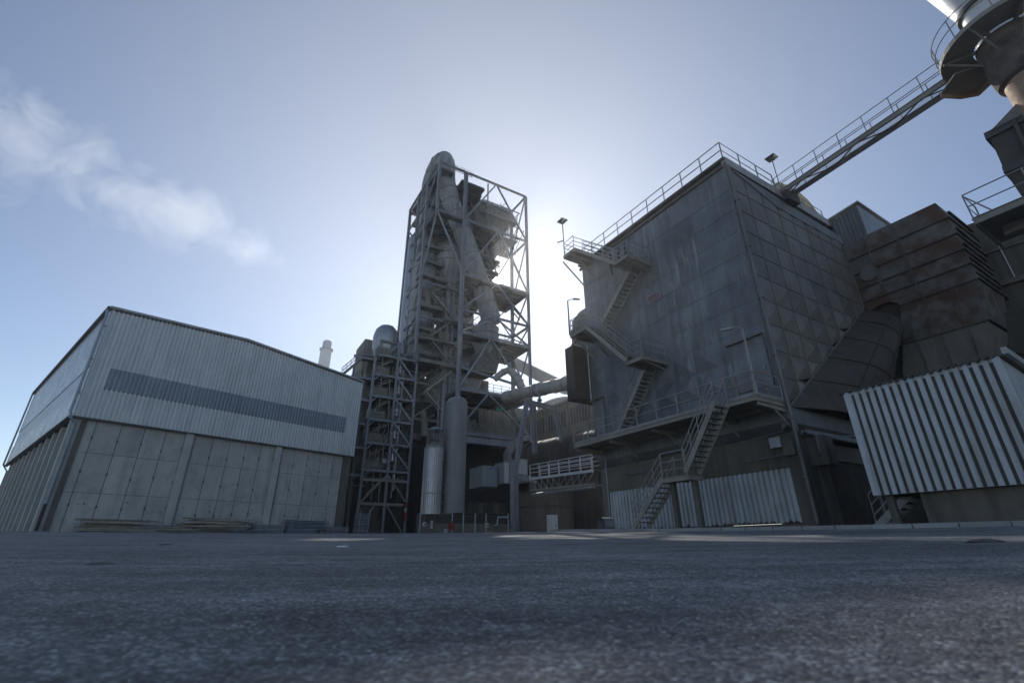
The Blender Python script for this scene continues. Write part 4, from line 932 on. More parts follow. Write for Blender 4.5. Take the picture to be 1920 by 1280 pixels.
# cyclones
def cyclone(a, b, z, r_, h):
    q = MB(); c0 = T(a, b, 0); q.lathe(c0, [(r_ * .25, z - h * 1.1), (r_ * .35, z - h), (r_, z), (r_, z + h * .6), (r_ * .55, z + h * .62), (r_ * .55, z + h * .9)], 24); cy = q.build("cyclone", M_duct, PT, True)
    q = MB()
    for zz_ in (z, z + h * .3, z + h * .6): q.ring(c0 + Z * zz_, Z, r_, .12, .1)
    q.build("flange", M_steel_w, cy, True)
cyclone(5.2, 2.8, 26.4, 1.9, 3.4); cyclone(3.0, 8.5, 46.5, 2.5, 4.4); cyclone(4.2, 8, 37.8, 2.5, 4.6); cyclone(.8, 6.6, 39.8, 2.3, 4.2); cyclone(2.2, 8.0, 31.0, 2.6, 4.0); cyclone(4.4, 6.6, 21.8, 2.2, 3.4); cyclone(-1.9, 8, 26.0, 1.7, 4); cyclone(1.6, 8, 20.5, 2.2, 3.6); cyclone(7.6, 6.6, 46.2, 2.3, 3.6)
# gridded sloping hopper and machinery at the centre
q = MB(); q.prism([Tp(905, 650, 1.6), Tp(944, 648, 1.6), Tp(930, 700, 1.6), Tp(890, 694, 1.6)], WA * 3.2); q.build("grid_hopper", M_mach, PT)
q = MB()
P4 = [Tp(905, 650, 1.5), Tp(944, 648, 1.5), Tp(930, 700, 1.5), Tp(890, 694, 1.5)]
for k in range(8): t_ = k / 7; q.bar(P4[0].lerp(P4[3], t_), P4[1].lerp(P4[2], t_), .05, .05); q.bar(P4[0].lerp(P4[1], t_), P4[3].lerp(P4[2], t_), .05, .05)
q.build("hopper_grid", M_rail, PT)
mc = []
rnd = random.Random(3)
for k in range(46):
    a, b, z = rnd.uniform(-3.5, 6.5), rnd.uniform(4.6, 9.5), rnd.choice([12.9, 18.4, 22.6, 26.2, 29.6, 31.2, 35.0, 36.2])
    if a > 5 and z > 30: continue
    q = MB(); sx, sy, sz = rnd.uniform(.5, 1.8), rnd.uniform(.5, 1.6), rnd.uniform(.6, 2.0)
    if rnd.random() < .5: q.box(T(a, b, z), WB * sx, WA * sy, Z * sz)
    else: q.path([T(a, b, z), T(a, b, z + sz), T(a + rnd.uniform(-1.2, 1.2), b, z + sz + 1.4)], n=12, rs=[sx * .4] * 3)
    q.box(T(a + .1, b - .2, z), WB * sx * .3, WA * .2, Z * sz * .5)
    q.build("machinery", M_mach if rnd.random() < .7 else M_conc_w, PT)
# cross beams in the depth, giving the dense interior
rnd = random.Random(5)
for z in (15.2, 20.2, 24.0, 27.6, 32.8, 38.0, 41.0):
    q = MB(); q.hbeam(T(SL + .5, rnd.uniform(5, 7), z), T(5.5, rnd.uniform(5, 7), z), .2, .35); q.hbeam(T(-1, 4.8, z + .4), T(-1, B3, z + .4), .2, .3); q.bar(T(-3.5, 6, z), T(.2, 6, z + 3), .16, .16); q.bar(T(4.2, 6.2, z), T(.8, 6.2, z + 3.2), .16, .16); q.build("floor_beam", M_steel_w, PT)
for k, z in enumerate((15, 18.4, 22.6, 26.2, 29.6)):
    q = MB(); d_ = 1 if k % 2 else -1; p, r_ = T(-1.8 * d_ - .8, 4.2, z), T(1.8 * d_ - .8, 4.2, z + 3.4); q.treads(p, r_, WA * .8, 14); q.bar(p, r_, .05, .25); q.bar(p + WA * .8, r_ + WA * .8, .05, .25); q.path([p + Z, r_ + Z], .03, 5); q.path([p + Z * .5, r_ + Z * .5], .03, 5); q.build("stair_flight", M_steel_w, PT)

# dark production building at the tower foot
PB = thing("production_building", "dark concrete production building filling the space behind the tower legs", "building", T(4, 9, 1))
q = MB(); q.box(T(-9, 13.2, .8), WB * 9.5, WA * 5, Z * 27); q.box(T(.5, 9.5, .8), WB * 9, WA * 8, Z * 22.5); q.box(T(9.5, 9.6, .8), WB * 8, WA * 8, Z * 19.0); q.build("wall", M_conc_w, PB)
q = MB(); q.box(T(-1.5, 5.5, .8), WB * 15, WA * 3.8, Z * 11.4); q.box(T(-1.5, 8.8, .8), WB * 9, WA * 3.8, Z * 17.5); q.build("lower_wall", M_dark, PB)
for k in range(9):
    q = MB(); a = -8.6 + 1.5 * k if k < 6 else 1.5 + 2.2 * (k - 5); b = 13.15 if k < 6 else 9.45; q.hbeam(T(a, b, 1), T(a, b, 21 if k < 6 else 16.5), .2, .2); q.build("wall_post", M_steel_w, PB)
for a in (1.2, 4.2, 7.2):
    q = MB(); q.box(T(a, 9.42, 13.4), WB * 1.8, WA * .06, Z * 1.5); q.build("window", M_glass, PB)
q = MB()
for k in range(9): q.hbeam(T(-8.8, 13.0, 3.5 + 2.1 * k), T(.4, 13.0, 3.5 + 2.1 * k), .14, .2)
q.build("wall_girts", M_steel_w, PB)

# ------------------------------------------------------------------ stair tower in front left
SG = Fr((-12.45, 57.6), WB, WA)
ST = thing("stair_tower", "open steel stair tower with five railed floors between the warehouse and the preheater tower", "stair tower", SG(-3, 0, 1))
fl = [8.1, 11.2, 14.0, 16.9, 19.65, 22.3]
for a, b, zt in ((-5.5, 0, 23.0), (-2.6, 0, 24.5), (-.05, 0, 23.5), (-5.5, 4.2, 22), (-2.6, 4.2, 22), (-.05, 4.2, 22), (-7.6, 1.5, 21)):
    q = MB(); q.hbeam(SG(a, b, .8), SG(a, b, zt), .26, .26, WB, .04); q.build("column", M_steel, ST)
for z in fl:
    q = MB(); q.box(SG(-5.5, .1, z), WB * 5.4, WA * 4.1, Z * .1)
    for k in range(4): q.bar(SG(-5.5, .4 + 1.2 * k, z - .12), SG(-.1, .4 + 1.2 * k, z - .12), .1, .22)
    for k in range(4): q.bar(SG(-5.3 + 1.6 * k, .1, z - .12), SG(-5.3 + 1.6 * k, 4.2, z - .12), .1, .2)
    q.build("platform", M_deck, ST)
    q = MB(); q.hbeam(SG(-5.5, 0, z - .05), SG(0, 0, z - .05), .16, .26, Z, .04); q.build("floor_beam", M_steel, ST)
    q = MB(); q.rail([SG(-5.4, .1, z + .1), SG(-3.6, .1, z + .1)], 1.1, .8, (1, .6, .25), .03, 0, 4); q.rail([SG(-3.1, .1, z + .1), SG(-.2, .1, z + .1)], 1.1, .7, (1, .6, .25), .03, 0, 4); q.build("railing", M_rail, ST)
    q = MB(); q.box(SG(-5.35, .16, z + .12), WB * 1.8, WA * .02, Z * .95); q.build("infill_panel", M_mach, ST)
    q = MB(); q.bar(SG(-5.4, -.02, z - .9), SG(-4.8, -.02, z - .15), .1, .1); q.build("knee_brace", M_steel, ST)
    if z > 9:
        q = MB(); q.treads(SG(-3.2, 1.2, z - 2.75), SG(-1.0, 1.2, z), WA * .8, 12); q.bar(SG(-3.2, 1.2, z - 2.75), SG(-1.0, 1.2, z), .05, .24); q.bar(SG(-3.2, 2.0, z - 2.75), SG(-1.0, 2.0, z), .05, .24); q.build("stair_flight", M_steel_w, ST)
        q = MB(); q.bar(SG(-2.5, -.02, z - .1), SG(-.2, -.02, z - 2.7), .18, .18); q.build("brace", M_steel, ST)
        q = MB(); q.bar(SG(-4.6, .6, z - 1.3), SG(-2.9, .6, z - .25), .1, .16); q.bar(SG(-4.6, .6, z - 1.0), SG(-2.9, .6, z + .05), .06, .06); q.build("light_bracket", M_steel_w, ST)
    q = MB(); q.hbeam(SG(-8.0, .6, z - .6), SG(-5.5, .6, z - .6), .18, .3, Z, .04); q.build("outrigger", M_steel, ST)
for z in (1.0, 4.5):
    q = MB(); q.bar(SG(-5.4, 0, z), SG(-2.7, 0, z + 3), .16, .16) if z > 3 else q.bar(SG(-5.4, 0, z), SG(-3.6, 0, 4.6), .14, .14); q.build("brace", M_steel_w, ST)
q = MB(); q.bar(SG(-2.5, 0, 7.6), SG(-.2, 0, 4.8), .18, .18); q.bar(SG(-2.4, 0, 4.4), SG(-.3, 0, 1.4), .16, .16); q.bar(SG(-2.7, 0, 7.6), SG(-4.8, 0, 5.4), .18, .18); q.bar(SG(-5.5, 0, 4.4), SG(-.1, 0, 4.4), .2, .3); q.bar(SG(-5.5, 0, 7.0), SG(-.1, 0, 7.0), .2, .3); q.build("brace", M_steel_w, ST)
# pipes inside
for a, zb, zt in ((-1.6, 6, 21),):
    q = MB(); q.tube(SG(a, .5, zb), SG(a, .5, zt), .13, 10)
    for k in range(6): z = 9.3 + 2.75 * k; q.lathe(SG(a - .45, .5, 0), [(.18, z - .1), (.26, z), (.26, z + .9), (.1, z + 1.1), (.1, z + 1.7)], 12)
    q.build("filter_pots", M_insul, ST, True)
rnd = random.Random(8)
for k in range(7):
    q = MB(); a, b = rnd.uniform(-5.3, -.2), rnd.uniform(.3, 3.0); r_ = rnd.uniform(.04, .11); z0 = rnd.uniform(2, 9); z1 = rnd.uniform(15, 23)
    q.path([SG(a, b, z0), SG(a, b, (z0 + z1) / 2), SG(a + rnd.uniform(-.5, .5), b, (z0 + z1) / 2 + .5), SG(a + rnd.uniform(-.5, .5), b, z1)], r_, 8); q.build("process_pipe", rnd.choice([M_insul, M_steel_w, M_mach]), ST, True)
for k in range(14):
    z = fl[k % 6] + .12; a, b = rnd.uniform(-5.0, -1.0), rnd.uniform(1.2, 3.4); q = MB(); q.box(SG(a, b, z), WB * rnd.uniform(.4, 1.1), WA * .7, Z * rnd.uniform(.5, 1.5)); q.cbox(SG(a + .2, b + .2, z + 1.2), WB * .25, WA * .25, Z * .8); q.build("equipment", rnd.choice([M_mach, M_galv, M_conc_w]), ST)
for k in range(8):
    q = MB(); z = rnd.uniform(5, 22); a = rnd.uniform(-8.6, -5.8); q.bar(SG(a, 2.5, z), SG(a + rnd.uniform(.5, 2), 2.5, z + rnd.uniform(-2, 2)), .12, .12); q.bar(SG(a, 3.2, z - 2), SG(a, 3.2, z + 3), .1, .1); q.build("outer_strut", M_steel_w, ST)
# outer stair on the left
for k, z in enumerate(fl[1:]):
    q = MB(); p, r_ = SG(-8.9, 1.8, z - 2.9), SG(-6.6, 1.8, z - .1); 
    q.treads(p, r_, WA * 1.0, 12); q.bar(p, r_, .06, .26); q.bar(p + WA, r_ + WA, .06, .26)
    for h in (1.05, .6): q.path([p + Z * h, r_ + Z * h], .03, 5); q.path([p + WA + Z * h, r_ + WA + Z * h], .03, 5)
    for j in range(6): e = p.lerp(r_, j / 5); q.tube(e, e + Z * 1.05, .03, 5)
    q.build("outer_stair_flight", M_steel_w, ST)
    q = MB(); q.box(SG(-6.6, 1.5, z - .2), WB * 1.2, WA * 1.6, Z * .08); q.rail([SG(-6.6, 1.5, z - .1), SG(-5.5, 1.5, z - .1)], 1.1, .5, (1, .5), .03, 0, 5); q.build("outer_landing", M_deck, ST)
q = MB(); q.rail([SG(-6.8, 1.0, 22.3), SG(-6.8, 2.6, 22.3), SG(-5.4, 1.0, 22.3)], 1.1, .5, (1, .7, .4), .035, 0, 5); q.box(SG(-7.0, 1.0, 22.2), WB * 1.5, WA * 1.6, Z * .1); q.tube(SG(-6.5, 1.2, 22.3), SG(-6.4, 1.2, 24.6), .04, 6); q.build("top_landing", M_rail, ST)
q = MB(); q.box(SG(-9.0, 5.4, .8), WB * 3.8, WA * .4, Z * 18.6); q.build("sunlit_back_wall", M_conc_w, ST, label="pale wall strip seen behind the outer stair")
q = MB(); q.box(SG(-5.4, 3.6, 1), WB * 5.3, WA * .3, Z * 6.4)
q.build("rear_wall", M_dark, ST)
q = MB()
for k in range(5): q.box(SG(-5.4 + .02, 4.3, fl[k] + .1), WB * 5.3, WA * .2, Z * 2.5)
q.build("rear_cladding", M_mach, ST)
q = MB(); q.box(SG(-5.1, 1.4, .8), WB * 2.6, WA * 1.5, Z * 2.0); q.box(SG(-4.6, 1.6, 2.8), WB * 1.8, WA * 1.2, Z * 1.5); q.build("plinth", M_conc_d, ST)
# small white notices and red extinguisher point
nb = thing("notice_board", "small white notices fixed at the lowest floor of the stair tower", "sign", SG(-3.4, -.1, 9))
q = MB(); q.box(SG(-3.35, -.1, 8.95), WB * .42, -WA * .02, Z * .5); q.box(SG(-2.75, -.1, 9.0), WB * .2, -WA * .02, Z * .32); q.build("notice_plate", M_plate, nb)
rp_ = SG(-.4, -.5, 0); re = thing("hydrant_sign", "red post with a white label hanging on the right leg of the stair tower", "sign", rp_ + Z * 3.5)
q = MB(); q.box(rp_ + Z * 3.0, WB * .3, WA * .2, Z * .6); q.box(rp_ + Z * 4.1, WB * .34, WA * .2, Z * .55); q.lathe(rp_ + WB * .15 + WA * .1, [(.08, 2.6), (.1, 3.0)], 10); q.build("red_box", M_red, re)
q = MB(); q.box(rp_ - WA * .02 + Z * 3.62, WB * .3, WA * .18, Z * .42); q.build("label_plate", M_plate, re)

# insulated elbow duct above the stair tower
ED = thing("insulated_elbow", "bulbous silvery insulated duct bend standing on top of the stair tower", "duct", SG(-2.5, 4, 22.4))
e0 = SG.pix(723, 640, 5.0); zt = e0.z
q = MB()
ebp = []
ca = (e0 - SG.o).dot(WB)
q.path([SG(ca - .05, 5, 22.4), SG(ca - .05, 5, 24.0), SG(ca - .02, 5, 25.4), SG(ca, 5, 26.8), SG(ca, 5, 27.9), SG(ca, 5, 28.5), SG(ca, 5, 28.75)], n=28, rs=[1.15, 1.35, 1.72, 1.75, 1.5, 1.0, .4]); q.build("shell", M_insul, ED, True)
q = MB(); q.hbeam(SG(ca - 1.2, 3.0, 22.3), SG(ca - 1.2, 3.0, 25.6), .25, .25, WB); q.hbeam(SG(ca - 1.2, 3.0, 25.5), SG(ca + 1.9, 3.0, 25.5), .2, .25); q.bar(SG(ca - .4, 3.0, 23.4), SG(ca + 1.4, 3.0, 25.4), .25, .25); q.build("support_frame", M_steel, ED)
q = MB()
for z in (24.2, 25.6, 27.3): q.ring(SG(ca, 5, z), Z, {24.2: 1.4, 25.6: 1.73, 27.3: 1.63}[z], .05, .02)
q.build("cladding_band", M_galv, ED, True)

# ================================================================== TANKS
def Tk(px, Y): p = at(px, 960, Y); return V((p.x, p.y, 0))
tY = 44.0
tl_, tr_ = at(829, 860, tY), at(872, 860, tY); tc_ = (tl_ + tr_) / 2; r_t = (tr_.x - tl_.x) / 2 * .985; tc_ = V((tc_.x, tY + r_t, 0))
ztop = at(850, 745, tY + r_t).z
TT = thing("storage_tank", "tall plain grey cylindrical tank with domed top and a side ladder", "tank", tc_ + Z * .8)
q = MB(); q.lathe(tc_, [(r_t, .6), (r_t, ztop - .7), (r_t * .96, ztop - .45), (r_t * .8, ztop - .18), (r_t * .5, ztop - .04), (.1, ztop)], 40); q.build("shell", M_tank, TT, True)
q = MB()
for dx in (-.22, .22): q.tube(tc_ + V((-r_t * .72 + dx, -r_t * .82, 1)), tc_ + V((-r_t * .72 + dx, -r_t * .82, ztop - .6)), .03, 6)
for k in range(40): z = 1.2 + k * .31; q.tube(tc_ + V((-r_t * .72 - .22, -r_t * .82, z)), tc_ + V((-r_t * .72 + .22, -r_t * .82, z)), .018, 5) if z < ztop - .6 else None
for k in range(16): z = 2.8 + k * .75; q.path([tc_ + V((-r_t * .72 - .3 * math.cos(u), -r_t * .82 - .55 * math.sin(u), z)) for u in (0, .6, 1.2, 1.9, 2.5, 3.14)], .015, 4) if z < ztop - .5 else None
q.build("caged_ladder", M_rail, TT)
q = MB(); q.tube(tc_ + V((-r_t - .3, -.2, .8)), tc_ + V((-r_t - .3, -.2, ztop + 1.2)), .16, 10); q.tube(tc_ + V((-r_t - .75, -.2, .8)), tc_ + V((-r_t - .75, -.2, ztop + .4)), .07, 8); q.build("riser_pipe", M_tank, TT, True)
sY = 43.0
sl_, sr_ = at(789, 900, sY), at(827, 900, sY); r_s = (sr_.x - sl_.x) / 2; scn = V(((sl_.x + sr_.x) / 2, sY + r_s, 0))
zst = at(808, 838, sY + r_s * .3).z; zsb = at(800, 963, sY).z; zcap = at(815, 800, sY + r_s).z
SI = thing("ribbed_silo", "short shiny ribbed metal silo with a railed cap beside the tall tank", "silo", scn + Z * zsb)
q = MB(); n_ = 96; pr = []
i0 = len(q.v)
for z in (zsb, zst):
    for k in range(n_): a = 2 * math.pi * k / n_; rr_ = r_s * (1 + (.016 if k % 3 == 0 else 0)); q.v.append(scn + V((rr_ * math.cos(a), rr_ * math.sin(a), z)))
for k in range(n_): j = (k + 1) % n_; q.f.append((i0 + k, i0 + j, i0 + n_ + j, i0 + n_ + k)); q.t.append(1)
q.f.append(tuple(range(i0 + n_ - 1, i0 - 1, -1))); q.t.append(1); q.f.append(tuple(range(i0 + n_, i0 + 2 * n_))); q.t.append(1)
q.build("shell", M_silo, SI)
q = MB(); q.ring(scn + Z * (zsb + 1.7), Z, r_s, .06, .03); q.ring(scn + Z * zst, Z, r_s, .16, .02); q.lathe(scn, [(r_s, zst + .05), (r_s * .5, zst + .35), (.3, zst + .5)], 28); q.build("top_cone", M_tank, SI, True)
q = MB()
for h in (.35, .75, 1.15, 1.5): q.path([scn + V((r_s * .82 * math.cos(a), r_s * .82 * math.sin(a), zst + h)) for a in [2 * math.pi * k / 20 for k in range(21)]], .022, 5)
for k in range(8): a = 2 * math.pi * k / 8; q.tube(scn + V((r_s * .82 * math.cos(a), r_s * .82 * math.sin(a), zst)), scn + V((r_s * .82 * math.cos(a), r_s * .82 * math.sin(a), zcap - .3)), .03, 5)
q.build("guard_rail", M_rail, SI)
q = MB(); q.lathe(scn, [(r_s * .88, zcap - .35), (r_s * .88, zcap - .28), (.1, zcap)], 28); q.build("cap_roof", M_galv, SI, True)
q = MB()
for k in range(5): a = 2 * math.pi * k / 5 + .4; q.tube(scn + V((r_s * .8 * math.cos(a), r_s * .8 * math.sin(a), .6)), scn + V((r_s * .8 * math.cos(a), r_s * .8 * math.sin(a), zsb + .1)), .09, 8)
q.build("support_leg", M_trim, SI)

# enclosure wall with thin roof in front
w0, w1 = at(783, 990, 41), at(956, 990, 43); wd = (w1 - w0); wd.z = 0; wl = wd.length; wd.normalize(); wn = V((wd.y, -wd.x, 0))
w0.z = 0; EN = thing("bund_enclosure", "low dark concrete enclosure with thin flat roof and posts in front of the tanks", "enclosure", w0 + Z * .7)
q = MB(); q.box(w0 + Z * .4, wd * wl, wn * -.25, Z * 1.3); q.build("low_wall", M_conc_d, EN)
zr = at(850, 962, 42).z
q = MB(); q.box(w0 + wd * (wl * .36) + Z * zr, wd * (wl * .62), -wn * 1.6, Z * .05); q.build("thin_roof", M_trim, EN)
for x in (.02, .36, .48, .61, .73, .98):
    q = MB(); q.bar(w0 + wd * wl * x + wn * .05 + Z * .5, w0 + wd * wl * x + wn * .05 + Z * zr, .1, .1, wd); q.build("post", M_steel, EN)
q = MB(); q.box(w0 - wn * 2.2 + Z * .4, wd * wl, -wn * .2, Z * 2.2); q.build("rear_wall", M_dark, EN)
q = MB(); e = w0 + wd * wl * .9 + wn * .1; q.path([e + wd * .6 + Z * 2.2, e - wd * .3 + Z * 2.2, e - wd * .35 + Z * 1.6, e - wd * .6 + Z * 1.55], .09, 8); q.build("bent_pipe", M_galv, EN, True)
def smalls(name, lab, cat, px, py, Y, sx, sz, mat, sph=False):
    p = at(px, py, Y); t_ = thing(name, lab, cat, p)
    q = MB(); q.box(p - WB * sx / 2 - Z * sz / 2, WB * sx, WA * .12, Z * sz); b_ = q.build("plate", mat, t_)
    q = MB(); q.box(p - WB * sx * .3 + Z * (sz / 2), WB * sx * .6, WA * .1, Z * sz * .18); q.box(p - WB * .02 - WA * .03 - Z * sz * .25, WB * sx * .3, WA * .03, Z * sz * .4); q.build("bracket", M_trim, t_)
smalls("safety_notice", "white notice plate low beside the silo", "sign", 796, 982, 41, .28, .32, M_plate)
smalls("safety_notice", "narrow white double notice below the ribbed silo", "sign", 810, 983, 41, .18, .6, M_plate)
smalls("safety_notice", "white notice on the third post of the enclosure", "sign", 913, 984, 41.8, .3, .35, M_plate)
smalls("fire_extinguisher", "red fire extinguisher cabinet in front of the tall tank", "extinguisher", 846, 986, 41, .3, .6, M_red)
smalls("round_gauge", "pair of small pale gauges low in front of the tall tank", "gauge", 837, 994, 41, .3, .28, M_plate)

# ================================================================== PALE PIPE, SUPPORT, KILN, GALLERY
PP = thing("pale_pipe", "large cream coloured pipe with dark flanges running from the tower to the brown duct", "pipe", at(1000, 735, 52))
P0, P1 = at(948, 744, 58), at(1110, 708, 39.5)
q = MB(); q.tube(P0, P1, .68, 28); q.build("pipe_shell", M_pipe, PP, True)
q = MB(); dpp = (P1 - P0)
for t_ in (.02, .16, .3, .44, .53, .66, .78, .9): q.ring(P0 + dpp * t_, dpp, .68, .1, .08, 28)
q.build("flange", M_steel, PP, True, sep=True)
q = MB(); c = P0 + dpp * .48; q.ring(c, dpp, .7, .5, .05, 28); q.lathe(V((c.x, c.y, 0)), [(.18, c.z - 1.4), (.3, c.z - 1.2), (.14, c.z - 1.0), (.14, c.z - .6)], 12); q.build("damper_body", M_steel, PP, True)
AF = thing("pipe_trestle", "blue grey A shaped steel trestle carrying the cream pipe", "trestle", at(960, 990, 46))
k0 = at(988, 752, 50); k1 = at(964, 893, 47.5); k2 = at(1040, 768, 50); kb_ = V((k1.x, k1.y, .7))
for p, q_, w_, nm in ((k0, k1, .42, "leg"), (V((k1.x, k1.y, k1.z + .1)), kb_, .6, "leg"), (k2, at(1062, 850, 51), .5, "leg"), (at(1000, 756, 52), at(1003, 850, 52), .45, "leg")):
    q = MB(); q.hbeam(p, q_, w_, w_, WB, .05); q.build(nm, M_steel, AF)
q = MB(); q.hbeam(at(984, 752, 50), at(1042, 766, 50), .4, .5, Z, .05); q.build("cross_beam", M_steel, AF); q = MB(); q.hbeam(k1 + WB * .3, k1 + WB * 2.6 - Z * .2, .4, .6, Z, .05); q.build("cross_beam", M_steel, AF)
CD = thing("curved_duct", "hooked cream duct arching down onto the large cream pipe", "duct", at(965, 700, 57))
q = MB(); cp = [at(x, y, 57) for x, y in ((927, 711), (936, 703), (944, 697), (952, 694), (960, 697), (967, 706), (974, 716), (978, 728), (980, 742))]; q.path(cp, n=18, rs=[.42] * 4 + [.52] * 5); q.build("duct_shell", M_pipe, CD, True)
q = MB()
for k in (2, 3, 5, 6, 7): q.ring(cp[k], cp[k + 1] - cp[k - 1], .44 if k < 4 else .53, .08, .07, 18)
q.build("flange", M_steel_w, CD, True, sep=True)
# kiln
KN = thing("rotary_kiln", "huge dark rotary kiln cylinder lying behind the gallery", "kiln", at(1000, 850, 60))
K0, K1 = at(905, 876, 72), at(1150, 838, 46); kd = (K1 - K0); KR = 2.05
q = MB(); q.tube(K0, K1, KR, 56); q.build("kiln_shell", M_kiln, KN, True)
for t_ in (.16, .52, .83):
    q = MB(); q.ring(K0 + kd * t_, kd, KR, .9, .14, 56); q.build("tyre", M_kiln, KN, True, sep=True)
q = MB()
for t_ in (.1, .24, .33, .42, .62, .72, .92): q.ring(K0 + kd * t_, kd, KR, .06, .03, 56)
q.build("weld_band", M_rust, KN, True, sep=True)
KC = thing("octagonal_hood", "pale segmented octagonal hood ring wrapped around the dark kiln", "hood", at(955, 880, 56))
ko = K0 + kd * .42; kdn = kd.normalized(); kx = kdn.cross(Z).normalized(); ky = kx.cross(kdn)
q = MB(); ri, ro_ = 2.5, 3.15; n_ = 8
for k in range(6):
    a0, a1 = R(-20 + 38 * k), R(-20 + 38 * (k + 1) - 1.5)
    P = lambda r_, a, o: ko + kx * (-r_ * math.cos(a)) + ky * (r_ * math.sin(a)) + kdn * o
    i = len(q.v); q.v += [P(ri, a0, 0), P(ro_, a0, 0), P(ro_, a1, 0), P(ri, a1, 0), P(ri, a0, 1.1), P(ro_, a0, 1.1), P(ro_, a1, 1.1), P(ri, a1, 1.1)]
    for f in [(0, 3, 2, 1), (4, 5, 6, 7), (0, 1, 5, 4), (1, 2, 6, 5), (2, 3, 7, 6), (3, 0, 4, 7)]: q.f.append(tuple(i + x for x in f)); q.t.append(1)
q.build("hood_segments", M_gutter, KC)
# cabinets
def cab(lab, x0, y0, x1, y1, Y, dpt, mat, rib=True):
    a, b = at(x0, y1, Y), at(x1, y1, Y); zt_ = at(x0, y0, Y).z; t_ = thing("clad_cabin", lab, "cabin", a, "clad cabins beside the kiln")
    d = V((b.x - a.x, b.y - a.y, 0)); W_ = d.length; d.normalize(); d = WB
    q = MB(); q.corr(V((a.x, a.y, 0)), d, -WA, W_, a.z, zt_, .3, .04); q.corr(V((a.x, a.y, 0)) + d * W_, WA, WB, dpt, a.z, zt_, .3, .04); q.build("cladding", mat, t_)
    q = MB(); q.box(a - Z * .02 + WA * .03 - d * .02, d * W_, WA * dpt, Z * (zt_ - a.z)); q.box(a - d * .08 - WA * .08 + Z * (zt_ - a.z - .02), d * (W_ + .16), WA * (dpt + .1), Z * .07); q.build("body", M_gutter, t_)
cab("grey clad cabin with plain front left of the trestle leg", 905, 873, 937, 911, 50, 3, M_clad_b)
cab("narrow pale clad cabin just left of the trestle leg", 946, 866, 957, 905, 50, 2, M_clad)
cab("ribbed pale clad cabin right of the trestle leg", 972, 860, 993, 903, 49, 2.4, M_clad)
# gallery
GB = thing("kiln_gallery", "light steel truss gallery with railings spanning towards the filter building", "gallery", at(1050, 890, 42))
a, b = at(994, 896, 46), at(1112, 880, 38.5); dz_ = Z * 1.15
q = MB(); gn_ = (b - a).cross(Z).normalized() * -1
for o in (0, 1.2):
    q.rail([a + gn_ * o, b + gn_ * o], 1.2, 1.5, (1, .7, .4), .04, 0, 5)
q.build("railing", M_clad, GB)
q = MB(); q.bar(a - Z * .08, b - Z * .08, .15, .22); q.build("top_chord", M_clad, GB)
q = MB(); q.bar(a - Z * 1.1, b - Z * 1.1, .14, .16); q.bar(a - Z * 1.1 + gn_ * 1.2, b - Z * 1.1 + gn_ * 1.2, .14, .16)
for k in range(10): p, r_ = a.lerp(b, k / 10), a.lerp(b, (k + 1) / 10); md = (p + r_) / 2; q.bar(p - Z * .2, (r_ if k < 5 else p) - Z * 1.1 if k < 5 else r_ - Z * .2, .07, .07) if k < 5 else q.bar(p - Z * 1.1, r_ - Z * .2, .07, .07); q.bar(p - Z * .2, p - Z * 1.1, .05, .05)
q.build("truss", M_steel_w, GB)
q = MB(); q.box(a - Z * .02, b - a, gn_ * 1.2, Z * .05); q.build("deck", M_deck, GB)
q = MB(); q.tube(a - Z * 1.5 + (b - a) * .03, b - Z * 1.35, .12, 8); q.build("pipe", M_rail, GB)
# round brick building
rb0 = at(1026, 995, 50); RBD = thing("round_block_house", "round grey block house with a pale metal door below the kiln gallery", "building", V((rb0.x, rb0.y, .7)))
RC0 = V((rb0.x, 53.5, 0)); 
zt_ = at(1026, 922, 50.5).z; RR = 3.1
q = MB()
nb_ = 40; nz = 16; hz = (zt_ - .6) / nz
for j in range(nz):
    q.tint = random.uniform(.93, 1.06); q.lathe(RC0, [(RR, .6 + hz * j + .012), (RR, .6 + hz * (j + 1) - .012)], 48)
q.build("block_wall", M_brick, RBD, True)
q = MB(); q.lathe(RC0, [(RR - .015, .5), (RR - .015, zt_ - .02)], 48); q.lathe(RC0, [(RR + .05, 3.5), (RR + .05, 3.75)], 48); q.lathe(RC0, [(RR + .12, zt_), (RR + .12, zt_ + .15), (.2, zt_ + .3)], 48); q.build("roof_and_band", M_conc_d, RBD, True)
da = at(1036, 985, 50.2); q = MB(); q.box(V((da.x - .55, RC0.y - RR - .08, .6)), V((1.1, 0, 0)), V((0, .5, 0)), Z * 2.2); dd_ = q.build("door", M_clad, RBD)
q = MB(); q.box(V((da.x + .3, RC0.y - RR - .12, 1.7)), V((.1, 0, 0)), V((0, .04, 0)), Z * .2); q.build("handle", M_trim, dd_)
q = MB(); q.box(V((da.x - .62, RC0.y - RR - .1, 2.8)), V((1.24, 0, 0)), V((0, .5, 0)), Z * .12); q.build("frame", M_trim, dd_)
# dark hall behind everything at kiln foot, and brown columns
KB = thing("kiln_hall", "dark concrete kiln support hall behind the round block house", "building", at(950, 990, 60))
q = MB(); b0 = at(880, 930, 62); b0.z = .5; q.box(b0, WB * 22, WA * 3, Z * 4.6); q.build("wall", M_conc_d, KB)
for k in range(6):
    q = MB(); q.box(b0 + WB * (1.2 + 2.4 * k) - WA * .3, WB * .6, WA * .3, Z * 4.4); q.build("column", M_mach, KB)
q = MB(); q.box(b0 + WB * 2.2 - WA * .02, WB * 1.0, WA * .1, Z * 3.4); q.box(b0 + WB * 14 - WA * .02, WB * 3.6, WA * .1, Z * 3.6); q.build("dark_opening", M_dark, KB)

